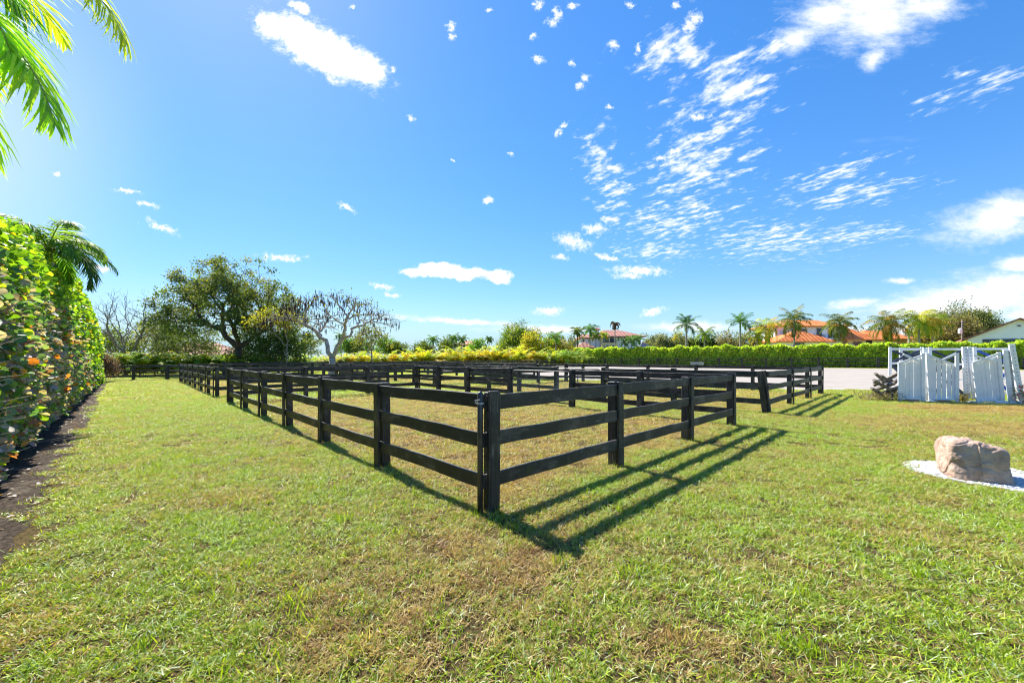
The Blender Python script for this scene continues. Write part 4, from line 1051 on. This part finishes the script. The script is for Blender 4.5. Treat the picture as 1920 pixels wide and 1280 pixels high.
# white gable building at right
t = thing('white_barn', 'white gabled barn end with thin red roof edge at the right', 'barn', (99.4, 78, 0), R(-45))
xl, xr, ze, za = -6.7, 6.7, 5.6, 9.2
m = MB(); fr_ = [(xl, 0, 0), (xr, 0, 0), (xr, 0, ze), (0, 0, za), (xl, 0, ze)]; bk = [(x, 18, z) for x, y, z in fr_]
m.add(fr_+bk, [(0,1,2,3,4), (9,8,7,6,5), (0,4,9,5), (1,6,7,2), (0,5,6,1)]); m.build('wall', STUCCO, t)
m = MB()
def slab(x0, z0, x1, z1, th):
    m.add([(x0,-.8,z0),(x1,-.8,z1),(x1,19,z1),(x0,19,z0),(x0,-.8,z0+th),(x1,-.8,z1+th),(x1,19,z1+th),(x0,19,z0+th)], [(0,3,2,1),(4,5,6,7),(0,1,5,4),(1,2,6,5),(2,3,7,6),(3,0,4,7)])
slab(xl-.9, ze-.35, 0, za+.02, .32); slab(.001, za+.02, xr+.9, ze-.35, .32); m.build('roof', BROWN, t)
for x in (-4.6, -2.2, .2, 2.6): window(t, x, x+2.0, 4.6, 5.4, 0, frame_mat=STEEL)
m = MB(); m.box((-.25, -.25, 7.9), (.15, -.01, 8.1)); m.build('lamp', STEEL, t)

# utility pole and wires
t = thing('utility_pole', 'grey utility pole with a white transformer left of the barn', 'pole', ((1804-HX)/F*88, 88, 0))
s = 88/F; ht = CAMZ+(HY-600)*s
m = MB(); m.tube([(0, 0, 0), (0, 0, ht)], [.17, .13], 10); m.build('pole', GREYW, t, True)
m = MB(); m.tube([(-.55, -.1, ht-3.0), (-.55, -.1, ht-2.95), (-.55, -.1, ht-2.0), (-.55, -.1, ht-1.9)], [.28, .33, .33, .2], 14); m.tube([(-.55, -.1, ht-1.9), (-.55, -.1, ht-1.65)], .06, 8); m.box((-.3, -.15, ht-2.6), (0, -.05, ht-2.5)); m.build('transformer', WHITE, t)
m = MB(); m.box((-.9, -.06, ht-.55), (.9, .06, ht-.43)); m.build('crossarm', GREYW, t)
m = MB(); m.tube([(-10, 2, ht-2.4), (-5, 1, ht-2.75), (0, 0, ht-2.5), (7, -1, ht-2.9), (16, -2, ht-2.6)], .025, 4); m.tube([(0, 0, ht-.4), (9, -1, ht-.9), (18, -2, ht-.7)], .02, 4); m.build('wires', STEEL, t)
for px, y0 in ((1704, 618), (1750, 617)):
    t = thing('utility_pole', 'thin white post right of the golden palm trunks' if px == 1750 else 'thin grey post left of the golden palm trunks', 'pole', ((px-HX)/F*84, 84, 0))
    m = MB(); h_ = CAMZ+(HY-y0)*84/F; m.tube([(0, 0, 0), (0, 0, h_)], .16, 8); m.build('pole', CONC, t); m = MB(); m.tube([(0, 0, h_), (0, 0, h_+.2)], [.22, .06], 8); m.build('cap', CONC, t)

# ------------------------------------------------------------------ boulder in its gravel ring
def boulder():
    bm = bmesh.new(); bmesh.ops.create_icosphere(bm, subdivisions=7, radius=1)
    for v in bm.verts:
        p = v.co.normalized(); e = 9
        k = (abs(p.x)**e+abs(p.y)**e+abs(p.z)**e)**(-1/e); q = p*k
        x, y, z = q.x, q.y, q.z
        zt = .52-.075*max(0, x)-.02*x*x; zz = -.12+(z+1)/2*(zt+.12)
        taper = 1-(.15 if x < 0 else .05)*(z+1)/2
        X = x*.30*taper-(z+1)/2*.03; Y = y*.32*taper+(z+1)/2*.05
        w = Vector((X, Y, zz))
        n1 = noise.noise(w*3.1+Vector((3, 1, 7))); n2 = noise.noise(w*8+Vector((1, 5, 2))); n3 = noise.turbulence(w*5, 4, True)
        n4 = abs(noise.noise(w*4.2+Vector((9, 2, 2))))
        w += p*(n1*.05+n2*.016+(n3-.5)*.035-max(0, .06-n4)*.22)
        v.co = w
    me = bpy.data.meshes.new('boulder'); bm.to_mesh(me); bm.free(); me.materials.append(ROCK)
    me.polygons.foreach_set('use_smooth', [True]*len(me.polygons))
    o = link('boulder', me, None, (6.17, 5.33, 0)); o.rotation_euler = (0, 0, R(-32)); tag(o, 'tan artificial-looking boulder with a sloping top on white gravel', 'rock')
boulder()
rsg = random.Random(6); pts = []
for i in range(48):
    a = 2*math.pi*i/48; q = 1+.05*math.sin(3*a+1)+rsg.uniform(-.02, .02); pts.append((6.42+.74*q*math.cos(a), 5.45+.69*q*math.sin(a)))
sheet('gravel_bed', pts, .006, STONEW, 'ring of white gravel around the boulder')
m = MB(); ico = [(0,0,1),(.89,0,.45),(.28,.85,.45),(-.72,.53,.45),(-.72,-.53,.45),(.28,-.85,.45),(0,0,-.6)]
for i in range(5200):
    a = rsg.uniform(0, 6.283); q = math.sqrt(rsg.random())*1.02; q *= 1+.05*math.sin(3*a+1)+rsg.gauss(0, .025); x, y = 6.42+.74*q*math.cos(a), 5.45+.69*q*math.sin(a)
    r_ = rsg.uniform(.006, .016); ang = rsg.uniform(0, 6.28); ca, sa = math.cos(ang), math.sin(ang); sx = rsg.uniform(.7, 1.4)
    m.add([(x+(px*ca*sx-py*sa)*r_, y+(px*sa*sx+py*ca)*r_, .008+r_*.6+pz*r_*.8+rsg.uniform(0, .01)) for px, py, pz in ico], [(0,1,2),(0,2,3),(0,3,4),(0,4,5),(0,5,1),(6,2,1),(6,3,2),(6,4,3),(6,5,4),(6,1,5)])
o = m.build('white_gravel', STONEW); tag(o, 'loose white gravel stones spread around the boulder', 'gravel', None, 'stuff')

# ------------------------------------------------------------------ stack of white show-jump gates and wings
GP0 = Vector((14.25, 14.95, 0)); GP1 = Vector((17.83, 13.9, 0)); GU = (GP1-GP0).normalized(); GN = Vector((GU.y, -GU.x, 0))  # GN faces the camera
if GN.y > 0: GN = -GN
def G(zx, zy, off):
    """survey a point given in the 6x enlargement onto the upright plane lying 'off' metres behind the front line"""
    px, py = 1600+zx/6, 620+zy/6; ray = Vector(((px-HX)/F, 1, (HY-py)/F)); P = GP0-GN*off
    k = (P-Vector((0, 0, 0))).dot(GN)/ray.dot(GN); w = ray*k; w.z += CAMZ
    return w
rsj = random.Random(12)
def jboard(t, a, b, off, w, th=.03, mat=None, name='board', lean=0):
    p, q = G(*a, off), G(*b, off)
    if lean: p = p-GN*lean*p.z; q = q-GN*lean*q.z
    d = (q-p).normalized(); wd = GN.cross(d)
    return board(name, p, q, wd, w, th, mat or WHITE, t, rsj, .001, 2, .003)
JG = 'white show jump wings and gates leaning together'
def sc(dx): return dx/6*15/F      # enlargement units to metres
def wing(label, off, x0, x1, yt, xb0, xb1, yb, mid, brace, bmat, n_rails=2):
    t = thing('jump_wing', label, 'jump wing', (G((x0+x1)/2, yb, off).x, G((x0+x1)/2, yb, off).y, 0), 0, JG)
    jboard(t, (x0+18, yt), (xb0+18, yb), off, .095, .045, name='post'); jboard(t, (x1-18, yt), (xb1-18, yb), off, .095, .045, name='post')
    f = lambda y, a, b: a+(b-a)*(y-yt)/(yb-yt)
    for y in (yt+22,)+tuple(mid): jboard(t, (f(y, x0, xb0)+37, y), (f(y, x1, xb1)-37, y), off+.003, .075, .035, name='rail')
    y0, y1 = yt+40, mid[0]-14
    jboard(t, (f(y0, x0, xb0)+40, y0), (f(y1, x1, xb1)-40, y1), off+.05, .085, .022, bmat, 'brace'); jboard(t, (f(y1, x0, xb0)+40, y1), (f(y0, x1, xb1)-40, y0), off+.08, .085, .022, bmat, 'brace')
    y0, y1 = mid[0]+20, yb-40
    jboard(t, (f(y0, x0, xb0)+40, y0), (f(y1, x1, xb1)-40, y1), off+.05, .10, .022, bmat, 'brace'); jboard(t, (f(y1, x0, xb0)+40, y1), (f(y0, x1, xb1)-40, y0), off+.08, .10, .022, bmat, 'brace')
    return t
wing('leftmost white jump wing frame with dark crossed braces, behind the gates', .55, 398, 790, 183, 388, 800, 750, (365, 530, 690), 1, NAVY)
wing('second white jump wing frame with dark braces, behind the middle gate', .55, 845, 1250, 185, 850, 1290, 760, (375, 550, 730), 1, NAVY)
wing('white jump wing frame with bright blue braces, tilted at the right', .50, 1345, 1800, 182, 1390, 1880, 780, (390, 540, 700), 1, BLUEP)
wing('white jump wing frame standing close behind the leftmost one', .85, 515, 860, 190, 520, 860, 745, (350, 520, 700), 1, NAVY)
def standard(label, off, a, b, w, holes, name='jump_post', mat=None):
    p, q = G(*a, off), G(*b, off); t = thing(name, label, 'jump post', (q.x, q.y, 0), 0, JG)
    jboard(t, a, b, off, w, .06, mat, name='post')
    if holes:
        m = MB(); d = q-p; n = 16
        for i in range(n):
            c = p+d*((i+.8)/n)+GN*.0315
            m.box((-.011, -.011, -.011), (.011, .003, .011), Matrix.Translation(c-t.location) @ Matrix.Rotation(math.atan2(-GN.x, GN.y)+math.pi, 4, 'Z'))
        m.build('peg_holes', STEEL, t)
    m = MB(); m.box((-.1, -.16, 0), (.1, .16, .05), Matrix.Translation(Vector((0, 0, 0)))); m.build('foot', WHITE, t)
    return t
standard('white jump post with peg holes between the middle and right frames', .35, (1255, 180), (1282, 760), .17, True)
standard('white leaning jump post with peg holes beside another holed post', .30, (1305, 180), (1365, 770), .13, True)
standard('rightmost leaning white jump post with two rows of peg holes', .25, (1778, 150), (1892, 800), .16, True)
standard('thick white leaning square post right of the third gate', .02, (1706, 215), (1770, 800), .12, False)
standard('grey perforated metal strip post right of the thick white post', .12, (1742, 225), (1812, 790), .07, True, mat=GALV)
standard('narrow white post between the left and middle gates', .28, (800, 190), (812, 790), .10, False)
standard('narrow leaning white post between left gate and middle gate', .04, (833, 250), (868, 800), .10, False)
def jgate(label, off, xl, xr, ylt, yrt, yb, pick_, dirs, sh=0):
    t = thing('jump_gate', label, 'jump gate', (G((xl+xr)/2, yb, off).x, G((xl+xr)/2, yb, off).y, 0), 0, JG)
    jboard(t, (xl+22, ylt), (xl+22+sh, yb+10), off, .105, .05, name='post'); jboard(t, (xr-22, yrt), (xr-22+sh, yb+14), off, .105, .05, name='post')
    jboard(t, (xl+45+sh, yb-14), (xr-45+sh, yb-10), off, .07, .04, name='bottom_rail')
    for a, b in dirs: jboard(t, a, b, off-.035, .07, .028, name='top_rail')
    (ax, ay), (bx, by) = dirs[0]
    n = pick_
    for i in range(n):
        x = xl+58+(xr-xl-116)*i/(n-1); yy = ay+(by-ay)*(x-ax)/(bx-ax)
        jboard(t, (x, yy+8), (x+sh, yb-14), off+.035+.012*(i % 2), .124, .02, name='picket')
    return t
jgate('left white picket jump gate with slanting top rail', .0, 500, 806, 350, 252, 775, 5, [((520, 365), (770, 278)), ((560, 262), (745, 345))])
jgate('middle white picket jump gate with slanting top rail', .05, 850, 1188, 275, 250, 780, 5, [((875, 285), (1120, 375)), ((985, 335), (1150, 262))])
jgate('right white picket jump gate, widest and tilted, with slanting top rail', .06, 1335, 1655, 365, 240, 800, 5, [((1340, 365), (1640, 255)), ((1350, 275), (1610, 350))], 50)
m = MB(); p, q = G(1600, 812, -.05), G(1910, 822, -.05)
o = board('loose_plank', (p.x, p.y, .06), (q.x, q.y, .06), (0, 0, 1), .11, .05, WHITE, None, rsj, .001, 2, .003); tag(o, 'long white plank lying along the foot of the right gate', 'plank')
for i, (a, b, lab) in enumerate([(560, 740, 'short rusty-orange board under the left gate'), (905, 1090, 'short rusty-orange board under the middle gate')]):
    p, q = G(a, 785+8*i, .1), G(b, 790+10*i, .1)
    o = board('base_board', (p.x, p.y, .05), (q.x, q.y, .05), (0, 0, 1), .10, .04, m_noise('rusty_wood', (.40, .14, .06), (.5, .22, .10), 5), None, rsj, .002, 2, .003); tag(o, lab, 'plank')
o = board('edging_strip', (G(480, 775, -.1).x, G(480, 775, -.1).y, .018), (G(1920, 830, -.1).x, G(1920, 830, -.1).y, .018), (0, 0, 1), .035, .08, CONC, None, rsj, .002, 6, .003); tag(o, 'thin pale edging strip on the grass before the white gates', 'edging')
# weathered split rails piled criss-cross left of the gates
QG = 'weathered split rails in the criss-cross pile'
QL = [((250, 478), (352, 575), .1, 'topmost split rail pointing up to the left'), ((505, 478), (330, 565), .2, 'topmost split rail pointing up to the right'),
      ((228, 552), (350, 625), .0, 'split rail in the upper middle sticking out left'), ((440, 545), (225, 612), .3, 'thick split rail crossing the middle'),
      ((203, 648), (325, 708), -.05, 'lowest split rail sticking out left'), ((500, 640), (290, 715), .25, 'split rail low in the pile pointing right'),
      ((312, 500), (440, 600), .25, 'split rail sloping down to the right near the top'), ((465, 588), (250, 660), .1, 'split rail crossing below the middle'),
      ((300, 590), (430, 670), .05, 'split rail in the front sloping down right'), ((500, 560), (400, 600), .5, 'dark split rail behind the left gate'),
      ((390, 650), (500, 700), .3, 'split rail low at the right of the pile'), ((240, 585), (300, 560), .35, 'short split rail at the back left')]
for a, b, off, lab in QL:
    p, q = G(*a, off-.1), G(*b, off+.15)
    m = MB(); d = (q-p); pts = [p+d*u+Vector((rsj.uniform(-.012, .012), 0, rsj.uniform(-.012, .012))) for u in (0, .3, .65, 1)]
    b0 = Vector((p.x, p.y, 0)); m.tube([v-p for v in pts], [.07, .074, .072, .068], 4)
    o = m.build('split_rail', GREYW); o.location = p; tag(o, lab+' of the wood pile', 'rail', QG)
# dry twiggy weeds at the pile foot
rs = np.random.RandomState(77); n = 900; c = G(340, 755, .15)
pos = np.stack([c.x+rs.normal(0, .42, n), c.y+rs.normal(0, .2, n), rs.rand(n)*.28], 1)
o = leaves('dry_weeds', pos, rv(rs, n)+np.array([0, 0, .6]), rv(rs, n), rs.uniform(.08, .26, n), rs.uniform(.008, .02, n), pick(rs, n, [(.26,.20,.14),(.36,.29,.22),(.16,.12,.08),(.14,.15,.05)]), T_BLADE, LEAF)
tag(o, 'dry tangled weeds and twigs around the foot of the wood pile', 'weeds', None, 'stuff')
for zx, zy, lab, pal in ((1235, 770, 'yellow-orange tuft of weeds between the middle and right gates', [(.45,.32,.05),(.30,.30,.05),(.5,.2,.06)]), (1900, 650, 'small pink flowering plant at the far right beyond the gates', [(.6,.10,.28),(.10,.18,.04)])):
    c = G(zx, zy, .1 if zx < 1500 else -.2) ; n = 160; zz = .3 if zx < 1500 else .75
    t = thing('weed_plant' if zx < 1500 else 'flower_plant', lab, 'plant', (c.x, c.y, 0))
    pos = np.stack([rs.normal(0, .10, n), rs.normal(0, .07, n), rs.rand(n)*zz*.8+.02], 1)
    leaves('leaves', pos, rv(rs, n)+np.array([0, 0, .8]), rv(rs, n), rs.uniform(.06, .16, n), rs.uniform(.02, .04, n), pick(rs, n, pal), T_LEAF4, LEAF, t)
    m = MB(); m.tube([(0, 0, 0), (.01, 0, zz*.8)], [.008, .004], 5); m.build('stem', RACH, t)
bp = thing('marker_stake', 'short black stake in front of the wood pile', 'stake', (G(438, 790, -.08).x, G(438, 790, -.08).y, 0))
m = MB(); m.tube([(0, 0, -.05), (0, 0, .27)], .02, 8); m.build('stake', STEEL, bp); m = MB(); m.tube([(0, 0, .27), (0, 0, .31)], [.035, .025], 8); m.build('cap', STEEL, bp)
# grass tufts left long around the posts, weeds in the lawn
rs = np.random.RandomState(88); spots = [(RL(0, l), .5) for l in A_L]+[(RL(r, 0), .5) for r in (0, 2.6, 5.2, 7.8)]+[(RL(r, 0), .35) for r in (10.8, 13.9, 17)]
P = []; 
for c, k in spots:
    for _ in range(int(110*k)):
        a = rs.uniform(0, 6.28); q = rs.uniform(.07, .2); P.append((c.x+math.cos(a)*q, c.y+math.sin(a)*q, 0))
for _ in range(90):
    cy = rs.uniform(1.8, 9); cx = rs.uniform(-1.0, 1.4)*cy; w_ = rs.uniform(.03, .10)
    if (Vector((cx, cy, 0))-C0).dot(RD) < -3.1 or (cx-6.4)**2+(cy-5.45)**2 < 1: continue
    for _ in range(rs.randint(14, 50)): P.append((cx+rs.normal(0, w_), cy+rs.normal(0, w_), 0))
P = np.array(P); n = len(P); d = rv(rs, n)*.55+np.array([0, 0, 1.])
o = leaves('tall_grass', P, d, rv(rs, n), rs.uniform(.045, .12, n), rs.uniform(.004, .008, n), np.stack([rs.rand(n)*.3+.6, rs.rand(n), rs.rand(n)*.7], 1), T_BLADE, BLADE, None, 'rnd')
tag(o, 'longer grass blades around the fence post feet and in small clumps on the lawn', 'grass', None, 'stuff')
